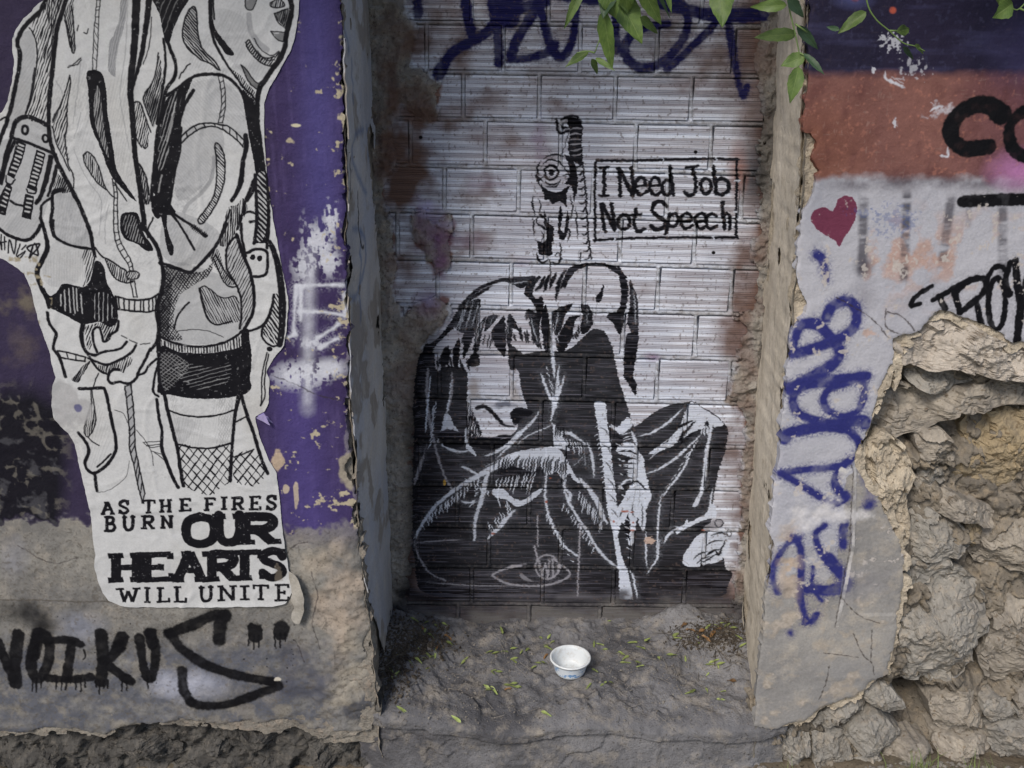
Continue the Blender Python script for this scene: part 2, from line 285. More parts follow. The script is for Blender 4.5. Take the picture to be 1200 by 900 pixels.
# ================= the paste-up's drawing =================
POSTER_ART = """
soft 1.0
c G .36
p 27,40 38,38 42,60 40,90 32,125 28,140 8,150 15,120 23,85 23,60
p 0,165 14,160 25,138 45,141 60,150 66,190 62,220 48,262 35,280 10,272 -40,250 -40,180
p 68,225 85,223 95,240 105,262 108,290 66,282 63,250
p 192,312 240,315 275,335 282,370 283,385 260,400 225,403 190,395
p 265,285 272,290 280,280 290,310 298,330 299,350 296,370 288,385 282,387 281,370 280,345 268,320
p 213,160 232,148 258,150 262,175 240,215 210,235 206,200
p 196,250 230,255 258,275 240,305 205,310 188,290
c G .2
p 215,110 235,95 262,95 285,120 288,165 250,145 214,158
p 255,10 285,20 300,50 320,70 300,95 262,60 250,30
p 205,520 205,490 230,495 215,520
p 65,283 100,292 90,330 60,335 50,315
h 62 2.8 .9 62,100 78,92 82,130 80,180 92,230 104,262 92,232 74,198 62,165
h 66 3 .9 88,60 108,90 106,150 118,190 132,230 122,260 106,220 92,160 86,110
h 70 3 .9 130,95 152,90 153,160 160,215 150,215 134,180 128,130
h 130 3 1 215,108 235,92 262,92 284,110 289,140 260,142 230,146 212,158
h 128 3 1 214,168 235,156 262,160 262,182 252,176 246,215 215,240 204,230 208,195
h 60 3 1 252,20 285,14 298,50 312,70 302,92 280,88 262,58
h 60 3 1 224,60 246,40 248,60 272,92 250,86 228,80 215,84
h 72 3 1 68,232 84,226 98,252 108,288 70,278
h 80 3 1 60,300 100,296 98,330 78,328 62,338 52,318
h 60 3.2 1 205,255 240,262 256,280 236,305 214,312 196,300 198,268
h 74 3 1 210,490 232,486 238,520 212,518
h 74 3 1 250,470 272,470 272,518 254,520
h 66 3.4 .9 110,470 128,500 128,525 112,545 104,540
h 50 3 1 28,60 41,60 36,110 26,140 14,140
h 50 3 1 20,220 36,250 48,250 40,276 22,278 0,262 0,240
c K .5
h 68 2.2 0.9 142,0 140,20 134,40 128,50 127,70 127,82 134,90 136,86 136,70 140,50 147,25 149,0
c G .55
p 142,0 140,20 134,40 128,50 127,70 127,82 134,90 136,86 136,70 140,50 147,25 149,0
s 4 251,184 250,200 246,213 236,226 222,238 216,248
s 6 292,18 293,32 297,42 305,52 313,58
s 1 95,132 91,150 87,162 | 87,175 95,195 104,212 118,232 119,250 117,275 | 128,240 124,262 124,285 | 150,0 147,60 141,110 147,150 152,175
s 1 82,8 84,40 82,52 | 95,70 92,100 86,145 | 66,95 74,112 64,140
c K
s 4.5 56,-6 48,12 36,24 27,35 22,45 21,52 24,62 23,80 20,95 16,115 11,135 6,150 0,165 -8,185
s 1.8 35,33 39,38 43,50 44,65 42,85 39,105 33,125 29,137 | 41,80 37,110 30,136 | 0,141 8,137
h 62 2.9 1.0 38,30 50,10 60,0 75,0 66,30 61,60 58,100 56,140 32,138 40,105 44,80 44,55
h 78 2.2 1.1 52,-4 72,-4 66,18 60,30 56,20
h 66 3.4 1.1 48,36 60,20 62,50 58,90 52,70
s 5 79,-6 73,15 68,30 65,50 63,70 61,90 59,110 58,130 58,150 60,168 66,185 73,200 81,215 91,235 100,255 106,270 110,292
s 1.5 72,0 66,20 62,40 61,60
h 70 1.9 1.2 76,18 82,2 87,-4 86,20 88,55 85,61 82,55 79,35
s 1.6 76,18 80,40 85,61 88,56 86,20 84,8 | 76,24 84,45 84,56
h 64 2.8 1.1 82,88 83,97 80,112 80,130 78,150 78,165 82,190 74,180 67,165 62,147 64,135 72,120
s 1.6 82,88 76,110 68,130 63,143 | 82,90 83,100 79,125 79,148 77,165 80,190 86,205 87,220 | 62,148 67,168 75,185 82,200
s 1.3 80,79 88,74 95,68 | 81,77 90,76 96,70 | 92,30 91,36 | 104,34 102,39 99,38
z 7 1.1 114,-4 112,20 110,40 109,82 | 118,-4 116,20 115,50 113,82
p 102,86 108,82 117,84 122,92 125,110 126,130 129,150 133,175 136,195 142,208 152,223 161,236 150,228 138,215 130,205 124,190 117,170 110,155 106,140 104,110
c PAPER .55
h 75 2.4 1.3 114,100 119,115 121,140 126,170 128,185 121,172 113,150 110,125
c K
z 7.5 1.5 132,210 134,225 134,240 134,262 136,282 142,297 150,308 153,318 | 135,208 138,225 138,240 139,262 141,280 147,293 154,305 157,318
e 156,322 8,5 1.6
h 60 2 1 148,319 156,317 164,322 160,327 150,328
z 6 1.6 153,329 157,348 | 158,329 161,348
s 1.7 98,182 103,178 110,184 116,195 121,212 124,220 130,228 134,231 | 98,182 100,192 108,205 115,214 124,222
h 80 2.2 1.1 98,182 103,178 110,184 116,195 121,212 124,220 115,213 108,205 100,192
s 1.6 134,214 142,225 149,235 | 168,170 170,174 173,172 173,168
s 9/7/6/6 160,-6 159,30 157,60 154,90 153,110 155,130 157,160 159,185 163,210 166,235 168,250 170,268
s 7/6/5/3 175,-6 173,20 170,40 167,60 162,80 158,95 156,104
s 1.2 178,20 176,50 168,75
p 180,-6 221,-6 212,15 203,35 199,50 195,50 192,40 188,20 183,8
c PAPER .25
h 60 6 .8 184,0 212,0 200,38 194,40
c K
s 3 192,46 194,62 194,80 191,105 187,125 184,145
s 4 196,46 200,58 206,75 205,90 198,100 194,110 188,140 184,162 182,190 179,215 178,235
h 68 2.1 1.4 187,65 190,85 190,105 187,120 180,147 176,140 172,128 168,115 178,98 183,85
c K .45
p 172,118 186,112 181,148 176,140
c K
s 1.6 186,62 183,84 178,98 168,114 172,128 177,142
h 70 2.4 1.1 156,120 164,120 172,140 175,160 172,173 167,172 160,160 157,140
s 1.7 156,120 164,120 170,135 177,155 | 160,162 166,172
s 2.6 161,190 166,196 172,210 175,228 | 163,205 168,225 172,238
h 75 2.4 1.4 160,195 168,202 174,225 176,238 168,236
p 188,150 194,120 206,105 215,98 226,92 219,110 214,130 212,150 211,170 209,190 205,207 199,218 198,235 206,248 198,252 186,252 180,244 182,228 178,222 180,205 183,180
c PAPER .5
h 66 3.4 1 192,140 200,115 208,106 206,130 200,160 196,190 186,200 186,170
s 1.6 206,120 200,150 196,165 | 213,108 209,128 | 190,205 186,225
c K
h 130 2.4 1.3 223,10 228,8 231,18 232,35 235,50 238,58 248,68 255,76 258,82 246,74 236,70 226,62 219,55 214,42 217,22
c K .35
p 223,10 228,8 231,18 232,35 235,50 230,52 218,45 217,22
c K
s 1.8 223,10 228,8 231,18 232,35 235,50 238,58 248,68 255,76 258,82 246,74 236,70 226,62 219,55 214,42 217,22 223,10
s 5/3.5/2.5/2.5 247,-6 247,20 248,35 252,50 258,62 268,78 278,92 288,105 296,112 302,122
s 2 250,0 251,22
p 249,22 252,32 258,42 266,52 274,62 272,65 264,62 256,50 250,38
s 5.5 338,-6 342,6 341,20 336,40 334,55 329,68 320,80 312,92 305,103 302,118 302,140 304,160 307,185 310,205 313,230 314,258
h 70 1.9 1.3 322,16 330,12 338,11 340,20 336,32 330,28 324,22
c K .6
p 322,16 330,12 339,11 339,22 336,32 330,28 324,22
p 318,37 325,40 332,38 334,48 328,48 322,42
p 288,-4 301,-4 297,10 292,12 288,8
c K
h 70 2 1.2 317,4 324,0 330,0 334,7 325,9 318,8
s 1.3 317,4 324,0 330,0 334,7 325,9 318,8 317,4 | 288,0 288,8 292,12 297,10 301,0 | 322,16 338,10 | 322,16 326,26 335,33 | 318,37 325,46 334,49 | 318,37 334,38
s 1.2 298,45 305,57 315,64 322,64 327,60 | 302,60 312,70 322,70
h 50 2.4 1.3 288,50 292,47 297,55 303,63 312,68 322,65 328,60 325,70 318,76 308,74 298,65 290,57
s 1.6 288,50 292,47 297,55 303,63 312,68 322,66 | 288,50 293,60 303,71 315,77 322,74 328,62
c K .7
p 283,76 288,80 295,90 302,97 309,98 305,105 298,102 290,93
c K
s 1.5 283,76 288,80 295,90 302,97 309,98 305,105 298,102 290,93 283,76 | 214,85 219,78 223,75 | 210,92 213,85
h 60 2.2 1.2 272,82 282,88 292,100 299,108 296,120 290,112 282,100
p 284,106 292,113 298,118 303,140 307,165 309,190 312,208 304,210 299,200 297,185 292,160 288,135
q 299,208 313,208 315,262 312,285 299,285 301,262
c PAPER .8
h 132 4.2 1.6 301,206 312,206 313,258 309,280 301,280 302,240
c K
s 4 299,205 301,240 301,262 298,285 | 313,205 315,240 315,262 313,290
s 3.5 196,112 205,106 213,100 222,93 232,88 247,87 260,88 270,93 280,103 288,120 290,140
z 6.5 1.3 256,89 259,105 260,120 258,135 256,144 | 261,89 264,105 264,125 261,144
s 4 219,99 211,113 208,128 207,142 | 227,106 217,122 211,140 208,160
z 9 1.8 211,163 220,153 232,146 245,144 258,146 268,148 277,155 286,164 | 211,170 222,159 235,151 247,148 258,150 268,156 279,165 285,172
s 6/5/6/4 288,159 289,172 285,190 283,210 278,225 272,235
s 4.5/4/7 212,150 211,165 210,180 206,195 203,210 200,225 197,238
h 130 2.6 1.2 252,168 257,168 262,178 264,195 262,215 257,232 248,248 240,260 233,261 233,256 243,243 251,228 254,210 254,190
s 1.8 252,170 254,167 259,172 263,182 264,195 263,212 257,232 248,248 240,260 234,262 233,256 243,243 251,228 254,210 254,188 252,170
s 3.5 298,210 292,225 287,238 285,250 | 300,205 297,222 290,235
h 82 2.5 1.5 268,243 278,240 285,232 290,245 275,275 268,288 256,285 262,262
s 2.5 270,246 264,262 258,278
p 180,230 196,228 200,243 206,250 192,252 184,256 178,245
c PAPER .6
q 171,240 178,240 178,243 171,243
c K
p 188,247 195,247 196,265 200,280 204,290 203,298 199,298 195,285 192,266
s 3 198,247 210,262 220,278 228,292
s 4/3/5 200,248 215,258 228,266 241,276
h 60 2 1 218,260 230,264 243,273 242,278 230,272
s 2 180,255 174,268 174,278
p 142,254 147,249 160,249 165,260 170,275 178,286 180,293 172,293 160,285 148,280 142,270
c PAPER .5
h 66 3 1 145,255 158,253 163,270 170,285 150,278
c K
s 5 167,262 175,275 184,288 190,308 192,325 190,340 184,362 187,385 186,412
s 5/4/4 188,308 198,311 210,315 222,319 230,314 240,304 252,290 260,275 266,262
x 52 2.9 1.1 192,312 215,317 238,318 250,306 245,322 225,335 212,345 206,360 204,380 214,397 200,398 190,392 187,365 192,335
x 48 2.6 1.1 190,320 200,322 202,350 198,385 205,397 190,394 188,360
c K .35
p 192,312 215,318 235,320 215,332 200,345 198,395 189,392 188,360
c K
s 2.5 222,354 214,362 208,372 204,384
h 112 2.7 1.1 234,338 240,335 248,340 258,348 267,349 275,347 280,355 281,375 275,378 262,380 252,380 243,372 238,355
s 1.6 234,338 240,335 248,340 258,348 267,349 275,347 280,355
s 3/2 234,338 238,355 243,372 252,380 262,379 272,376
s 3.2 188,394 200,400 220,405 240,406 260,402 275,395 286,386
s 1 208,388 225,386 245,388 262,395
h 60 3 .9 268,292 280,282 290,310 298,332 299,350 296,370 288,384 282,385 282,350 276,332 268,318
s 4.5/4/4 278,275 285,298 293,318 297,335 298,355 295,370 286,386
s 2.8 265,300 266,315 275,330 282,348 283,370 281,385 | 279,276 270,283 266,292 265,302
s 2 250,302 256,315 262,330 270,336 277,336 | 253,298 262,315 272,328
h 60 2.2 1.2 246,300 256,292 262,312 276,332 264,332 256,318
s 3.5 283,262 284,278 288,300 | 290,296 300,292 312,294 314,306 312,320 305,324 298,324
s 3 279,268 283,253 292,248 302,251 | 293,260 302,259
e 283,269 1.6,2 0
e 296.5,301 3,3.4 0
e 304.5,302.5 3,3.4 0
s 6/8/9/7 316,284 321,294 326,312 329,330 331,352 331,372 330,390 328,404
h 118 3.4 1.7 322,345 329,350 329,385 327,405 320,402 312,395 308,388 313,375 318,362
s 2.8 321,345 318,362 312,376 307,388 309,398 318,405 326,405
s 3.2 282,389 297,386 308,381 315,372 320,355
e 316,409 3.5,2.8 0
s 1.8 313,413 309,430 307,445 307,462 306,475 | 306,475 311,462 310,448 312,430 315,415
c K
p 187,407 210,412 240,414 262,411 283,405 283,388 291,385 293,400 295,418 294,435 293,445 295,453 290,460 280,463 265,466 240,467 220,466 200,462 187,458
s 4 186,395 187,430 187,458
h 88 3.2 1.5 188,398 205,403 235,406 262,402 285,393 285,407 262,411 235,414 205,411 188,407
c PAPER .4
x 40 3.6 .7 189,414 212,418 222,430 205,450 192,456
h 15 4.4 .8 205,425 250,430 270,425 265,450 225,455
c K
s 4.8/4.5/5 193,462 198,485 203,505 208,525 211,545 215,569
s 5.5/4/4/5 280,465 276,485 274,505 272,530 270,563
s 4.5 283,463 288,480 293,495 298,508 303,525 308,540 314,554
s 2.4 198,480 215,486 235,488 255,486 275,480
s 2.6 208,520 225,524 245,525 260,522 273,518
s 2 275,495 288,488 | 275,535 286,531 298,526
x 52 9 1.6 209,522 240,526 272,520 271,560 258,572 245,580 215,566
x 52 9 1.5 276,535 298,527 312,552 302,568 290,568 275,562
c K .25
x 60 3 .8 257,462 272,462 272,516 258,520
h 70 2 .8 200,465 206,465 212,510 208,518
c K
s 3.2 188,395 187,420 182,440 180,458 186,464
s 4.2/4/5/4.5 184,468 187,490 190,505 190,525 197,545 203,560 209,571
s 1.2 168,518 188,517 | 169,519 178,524 190,522 | 172,522 190,520 | 178,528 190,532 | 182,530 194,540
s 1 160,504 172,518 178,530 180,545 | 135,480 145,484 150,495
c G .5
q 147,452 154,450 158,505 160,525 165,550 171,584 165,588 157,545 152,525 151,490
c K
z 10 1.9 147,452 150,480 152,505 152,525 157,545 162,570 167,588 | 154,450 157,480 158,505 159,525 164,550 170,578
z 4.5 2.4 136,347 155,351 175,350 187,344 | 138,362 155,364 175,365 187,361
s 3 136,348 138,362
c K .9
l 1.5 143,393 149,396 | 152,398 161,402 | 165,403 176,402
c K
s 4 186,362 187,380 184,400 177,410 | 110,292 112,300
s 2.2 112,290 120,300 130,305 140,312 148,317
h 72 2.3 1.2 124,304 135,310 148,316 150,330 142,330 133,324
s 1.8 124,304 130,318 138,327 148,331 156,330
p 52,336 58,346 65,344 72,334 78,332 90,335 100,336 107,326 110,312 114,305 122,312 126,330 132,342 137,355 138,375 130,383 118,377 105,379 95,379 80,371 65,363 55,356
c PAPER .8
s 1.3 76,340 77,364 | 81,338 83,366 | 86,337 88,367 | 90,338 91,364 | 95,345 97,367 | 72,345 72,358
h 82 5 .8 110,345 128,345 132,372 112,374
c K
s 4/5.5/6/4 48,255 54,275 56,290 50,305 44,318 47,332 55,350 58,360
h 66 2.6 1.1 100,292 108,295 113,308 106,325 98,336 101,315 96,300
s 3.4 63,258 64,275 75,284 90,289 110,292
s 3 75,222 64,226 | 60,232 50,240 48,255
s 6/5/4 98,378 96,393 98,405 104,414 112,416
s 3.2 114,412 110,400 109,390 112,384 117,384 120,392 122,400 128,397 130,392 138,386 139,376
h 62 2.6 1.3 100,385 108,380 125,377 138,381 130,395 124,398 121,387 113,381 106,390 108,405 103,408
s 3.2 102,412 110,416 122,412 135,410 143,407 149,400 | 104,419 115,424 125,427 137,423 145,419 155,412 160,404
h 70 2.4 1.3 113,427 125,428 140,420 153,418 155,425 147,432 145,437 136,432 128,436 122,438 116,432
s 3.6 140,433 133,433 128,438 127,445 132,449 140,447 152,449 160,443 163,435 170,422 177,408
s 3 163,439 170,436 175,428 184,420 | 103,414 108,422 115,432 125,438
z 7 2.2 68,411 78,412 90,415 101,418 | 72,419 85,421 100,423
s 4 56,366 58,378 66,390 65,398 63,408 70,418 74,430 77,441
h 60 2 1.6 107,423 98,428 90,438 84,445 92,448 97,440
s 4.2 93,455 105,455 120,454 124,458 128,475 132,495 136,515 135,530 125,545 112,554 105,552 100,543 104,530 102,520 92,507
s 4 111,554 114,575
s 2.5 130,532 122,540 114,547
h 78 2.4 1.1 107,470 110,475 113,490 112,500 103,512 99,508 101,492
s 1.6 107,455 107,475 101,492 99,506 103,512 110,503 113,490 110,470 108,455 | 116,437 112,446 109,456 | 103,512 109,518 116,522
s .7 115,577 125,575 135,570 148,558 152,540
s 5 14,160 18,145 25,138 35,137 45,141 57,147
s 3.6 17,162 30,166 45,172 66,181
e 30,152 3.6,4.8 3
e 54,162 3,4.2 2.6
s 4 15,160 8,178 4,198 -4,220 | 18,166 10,182 2,215
q 21,163 31,169 26,190 17,209 9,205 15,185
q 43,175 54,180 48,205 42,224 32,220 38,198
q 9,214 15,219 7,252 -3,250 0,230
q 30,227 41,230 37,257 26,254
c PAPER .85
l 1.9 23,169 28,171 | 22,173 27,175 | 21,177 26,180 | 19,182 25,184 | 18,186 23,189 | 17,191 22,193 | 15,196 20,198 | 13,201 18,203
l 1.9 45,180 51,182 | 44,184 50,187 | 43,188 49,191 | 42,193 48,195 | 41,197 46,200 | 40,202 45,204 | 38,206 44,208 | 37,211 42,213 | 36,215 41,217
l 1.8 8,220 12,222 | 7,225 10,227 | 5,230 9,232 | 4,235 8,237 | 2,240 7,242 | 33,232 38,233 | 32,237 37,238 | 31,242 36,243 | 30,247 35,248
c K
s 2 8,206 8,213 14,216 18,210 | 32,222 34,226 42,226 43,220
s 6/6/4 60,184 56,205 49,228 43,238
s 5/3 67,195 63,212 57,229
s 3 13,235 19,239 27,241
s 4.2 -20,256 0,268 10,275 25,281 35,280 43,273 48,264
h 62 2.1 1.3 66,202 72,206 86,222 74,226 64,222
s 4 75,222 63,225 62,245 60,262 64,277
s 1.8 -2,277 2,288 | 2,275 2,292 | 6,277 6,292 | -2,285 8,283 | 10,296 12,281 17,297 19,281 | 24,286 20,300 30,294 24,302 20,300 | 26,292 31,287
s 2.4 35,302 41,285 45,299 32,290 47,286 35,302
"""
def poster_art(P):
    P.whole(np.ones(P.a.shape), COLS['PAPER'])
    n = fbm(P.X, P.Z, f=9, o=5, s=31); P.whole(np.clip((n - .12) * 1.6, 0, 1), srgb(158, 152, 134), .22)
    n = fbm(P.X, P.Z, f=3, o=3, s=33); P.whole(np.clip(n * 1.5, 0, 1), srgb(150, 156, 170), .25)
    # pencil grain rubbed over the cloth
    g1 = fbm(P.X * .7 + P.Z * .7, P.Z * .25 - P.X * .25, f=320, o=2, s=34) if False else vnoise(P.X * 260, P.Z * 260, s=34)
    dg = vnoise((P.X + P.Z) * 70 + 3, (P.X - P.Z) * 420, s=37); z = np.clip(fbm(P.X, P.Z, f=6, o=4, s=38) + .35, 0, 1) * (P.PY < 560)
    P.whole(z * np.clip(g1 * .8 + dg * .8, 0, 1), srgb(104, 106, 112), .5)
    P.run(POSTER_ART)
    P.col = COLS['K']; P.op = 1; P.soft = .9
    for w, y0 in (('A 118 588 135 603|S 139 586 152 602|T 167 586 182 601|H 187 585 202 600|E 210 584 224 599|F 239 583 253 598|I 258 582 268 597|R 271 582 287 597|E 292 581 306 597|S 312 580 325 597', 0),
                  ('B 122 605 137 623|U 143 605 159 622|R 165 604 182 620|N 188 604 204 619', 0),
                  ('W 136 689 165 706|I 168 688 178 706|L 183 688 199 706|L 203 687 219 706|U 233 687 251 705|N 255 686 278 704|I 280 686 294 703|T 297 685 315 703|E 322 684 339 704', 0)):
        for g in w.split('|'):
            ch, a, b, c, d = g.split(); slab(P, ch, float(a), float(b), float(c), float(d), 4.4, 3.2)
    for g, T, N in (('O 213 600 257 643', 10.5, 9), ('U 249 601 289 639', 10.5, 8), ('R 273 601 330 639', 11.5, 7.5),
                    ('H 127 647 170 683', 11, 8), ('E 160 646 203 683', 11.5, 8), ('A 202 645 243 683', 11, 8), ('R 237 645 282 682', 11, 8),
                    ('T 267 643 307 681', 11, 8), ('S 303 641 337 680', 10, 7)):
        ch, a, b, c, d = g.split(); slab(P, ch, float(a), float(b) + 2.5, float(c), float(d) - 2, T + 1.8, N)
    # worn glue marks, faint toning of the paper, the scuffed grey patch on the left edge
    n = fbm(P.X, P.Z, f=260, o=2, s=35); P.whole(np.clip((n - .55) * 4, 0, 1), srgb(200, 202, 205), .3)
    P.blob(78, 470, 27, 33, .2, srgb(166, 166, 168), .8, .9, 25)
    P.blob(92, 478, 5, 5, .3, srgb(70, 70, 120), .8, .5)
    n = fbm(P.X, P.Z, f=60, o=4, s=36)
    P.whole(np.clip((n - .3) * 5, 0, 1) * ((P.PX < 62) & (P.PY > 300) & (P.PY < 400)), srgb(150, 140, 118), .9)
    P.whole(np.clip((n - .1) * 5, 0, 1) * (P.PX > 322) * (P.PY > 655) * (P.PY < 680), srgb(140, 130, 118), .35)

SMEARS = [
 [(415, -150), (466, -150), (474, 0), (488, 40), (482, 72), (496, 84), (515, 100), (510, 138), (492, 144), (470, 122), (460, 150), (461, 188), (450, 215), (456, 250), (466, 300), (461, 338), (474, 368), (492, 352), (512, 346), (528, 356), (518, 384), (498, 402), (491, 430), (487, 520), (485, 600), (482, 640), (478, 690), (470, 760), (425, 760), (415, 400)],
 [(484, 250), (500, 243), (508, 262), (526, 250), (533, 268), (527, 305), (517, 318), (505, 316), (496, 290), (484, 280)],
 [(925, -150), (890, -150), (893, 20), (884, 70), (893, 130), (886, 190), (892, 250), (882, 290), (888, 340), (876, 366), (858, 374), (872, 384), (866, 420), (858, 440), (852, 470), (868, 476), (874, 520), (866, 560), (868, 620), (862, 680), (860, 765), (915, 765), (925, 300)]]
# ================= the mural on the brick infill =================
ROWY = [-210, -154, -98, -42, -27 + 0, 29, 87, 142.5, 199, 254, 309, 364, 417, 469, 521, 571, 619, 665.5, 709, 751]
ROWY = [-268, -207, -147, -88, -29, 29, 87, 142.5, 199, 254, 309, 364, 417, 469, 521, 571, 619, 665.5, 709, 750]
ROWX = [560, 605, 560, 605, 604, 553, 590, 632, 569, 608, 640, 599, 645, 600, 634, 661, 620, 657, 636, 620]   # one head joint of the row above that bed joint
PIT = [92, 92, 92, 92, 91, 90, 90, 89, 88, 87, 87, 86, 85, 85, 84.5, 84, 84, 84, 83, 83]
def row_slope(y): return float(np.interp(y, [0, 142, 250, 360, 520, 700], [.012, .016, .032, .028, .02, .01]))
MURAL = """
soft 1.1
c NAVY
halo .8
soft 2.4
s 11 543,-20 546,5 549,25 555,46
s 12 575,-20 578,8 583,35 585,74
s 13/12/12/9 514,86 530,62 550,50 570,38 590,14 612,-4
s 10 588,28 605,14 622,6 640,2
s 11 636,-6 622,20 606,46 599,66
s 9 598,70 620,68 640,62 650,52
s 10 628,-20 636,20 644,50 655,67 666,58 673,35 676,-10
s 10 690,-20 692,0
s 10 720,-20 721,20 722,58
s 10 788,-10 803,12 806,30 800,46 790,60 776,73 756,80 740,74 731,58 738,44 755,33 782,28
s 9 843,22 826,40 810,55 795,70 782,80
s 14 770,2 800,10 830,17 860,18 892,18
s 9/9/8/9 852,22 857,50 862,80 867,103 871,113 875,102
s 12 489,-12 490,16
s 20 590,-5 598,22
s 12 655,-6 690,-2 720,0
halo 0
soft 1.0
c K2
# raised arm, puppet on a string
p 664,141 672,138 680,142 683,150 682,165 683,185 682,194 675,191 668,185 666,170 668,155
s 3 652,140 653,151 658,156 666,153
s 2 658,140 668,138 676,140
s 1 668,150 662,170 657,184
s 2 683,190 685,210 687,235 688,260 690,282 693,303
c WG .9
t 1.8 668,152 674,150 682,151 | 667,158 674,156 682,157 | 667,164 674,163 682,163 | 667,170 675,169 683,168 | 668,176 675,176 683,174 | 669,182 676,182 683,179
c K2
t 2.2 672,196 677,196 682,192 | 677,204 680,205 684,200 | 677,212 681,212 685,207 | 677,221 682,221 686,216 | 678,229 683,229 687,224 | 679,238 684,238 688,233 | 680,247 684,247 688,241 | 680,256 685,256 689,250 | 681,265 686,265 690,259 | 681,274 686,275 690,268 | 682,284 687,285 691,277 | 683,294 688,294 692,286 | 684,303 689,303 692,296
e 646,202 8,8.5 2.8
e 646,202 3.4,3.8 0
t 2 636,193 641,188 648,187 656,190 | 632,206 630,200 632,190 | 656,214 650,219 640,218 | 660,196 665,201 669,199 | 659,206 666,204 671,207 | 664,190 670,196 672,204
t 2.2 643,174 646,184 | 640,180 645,184 | 650,182 646,186 | 668,180 672,176
q 629,213 629,204 635,211
p 634,215 640,222 650,225 658,223 667,218 664,228 664,242 660,239 655,236 648,239 643,234 638,233 636,225
p 662,182 668,184 674,194 677,208 676,222 673,236 671,222 667,217 662,214 667,206 667,195
t 2 625,228 624,240 627,253 | 625,255 625,266 626,277 | 674,242 676,262 677,281 | 679,293 678,308
p 637,246 641,260 648,265 649,275 647,290 647,299 640,299 632,297 630,285 627,281 636,284 641,276 638,262
p 656,241 654,258 654,272 656,280 662,280 666,270 667,258 665,246 663,258 661,272 657,268 659,252
t 3 629,295 630,303 637,308 643,303 | 645,306 652,309 657,304 658,296 | 631,250 637,254 640,250 | 630,262 636,266 640,270
t 3 656,142 664,137 674,136 682,143 | 656,146 660,150 666,149
t 2.2 634,188 630,196 629,206 631,214 636,222 | 636,187 644,182 654,181 662,184 | 650,188 656,190 660,196 | 638,212 644,216 652,215 658,210 | 633,198 636,194
t 1.8 630,232 634,240 631,250 | 634,252 628,258 632,266 | 668,228 671,244 668,258 | 655,284 658,292 656,300 | 634,298 640,294 646,299 | 650,300 654,296 658,300 | 662,262 668,272 664,284
t 1.4 638,206 634,209 637,214 | 664,200 668,206 663,210 | 646,176 648,182 | 641,226 640,232 | 652,228 653,234 | 633,270 637,276 634,284
# placard
s 3.2 699,188 740,188 780,187 830,186 862,187 863,190 863,230 862,274 858,278 800,278 740,279 700,281 698,277 697,230 698,190
"""
SIGN = """
soft 1.0
c K2
l 3.2 703,197 713,196 | 703,229 713,229 | 738,252 751,251 | 804,196 818,194 | 744,218 758,217 | 761,218 774,217
l 4.6 708,197 708,228 | 725,198 727,229 | 726,199 741,228 | 740,197 742,229 | 785,195 789,228 | 836,195 839,227 | 706,239 720,269 | 704,240 709,271 | 716,239 721,268 | 846,237 849,268 | 785,251 780,273
s 4.2 756,216 755,210 750,208 745,213 744,221 748,227 752,228 758,224 | 773,216 772,210 767,208 762,213 761,221 765,227 769,228 775,224 | 786,212 780,211 776,219 778,227 783,228 788,222
s 4.6 812,197 815,212 814,224 808,229 802,225
e 827,218 6,9 4.2
s 4.4 838,213 846,209 853,214 853,223 846,228 840,226
e 731,260 7,8.5 4.4
s 4.4 745,245 743,262 748,271 755,268
s 5 781,241 775,236 767,238 764,246 770,253 779,259 778,266 769,269 763,265
s 4.2 785,253 792,250 795,257 790,265 783,264
s 4 799,260 810,258 809,252 804,250 798,255 799,264 804,268 811,264 | 816,260 827,258 826,252 821,250 815,255 816,264 821,268 828,264
s 4.2 839,253 834,250 828,254 828,263 832,268 840,265
s 4.2 847,255 851,250 855,254 855,268
c W
l 1.6 695,210 701,210 | 777,185 777,190 | 839,184 839,189 | 720,277 720,283 | 836,276 836,281 | 860,212 866,212 | 860,248 866,248
"""
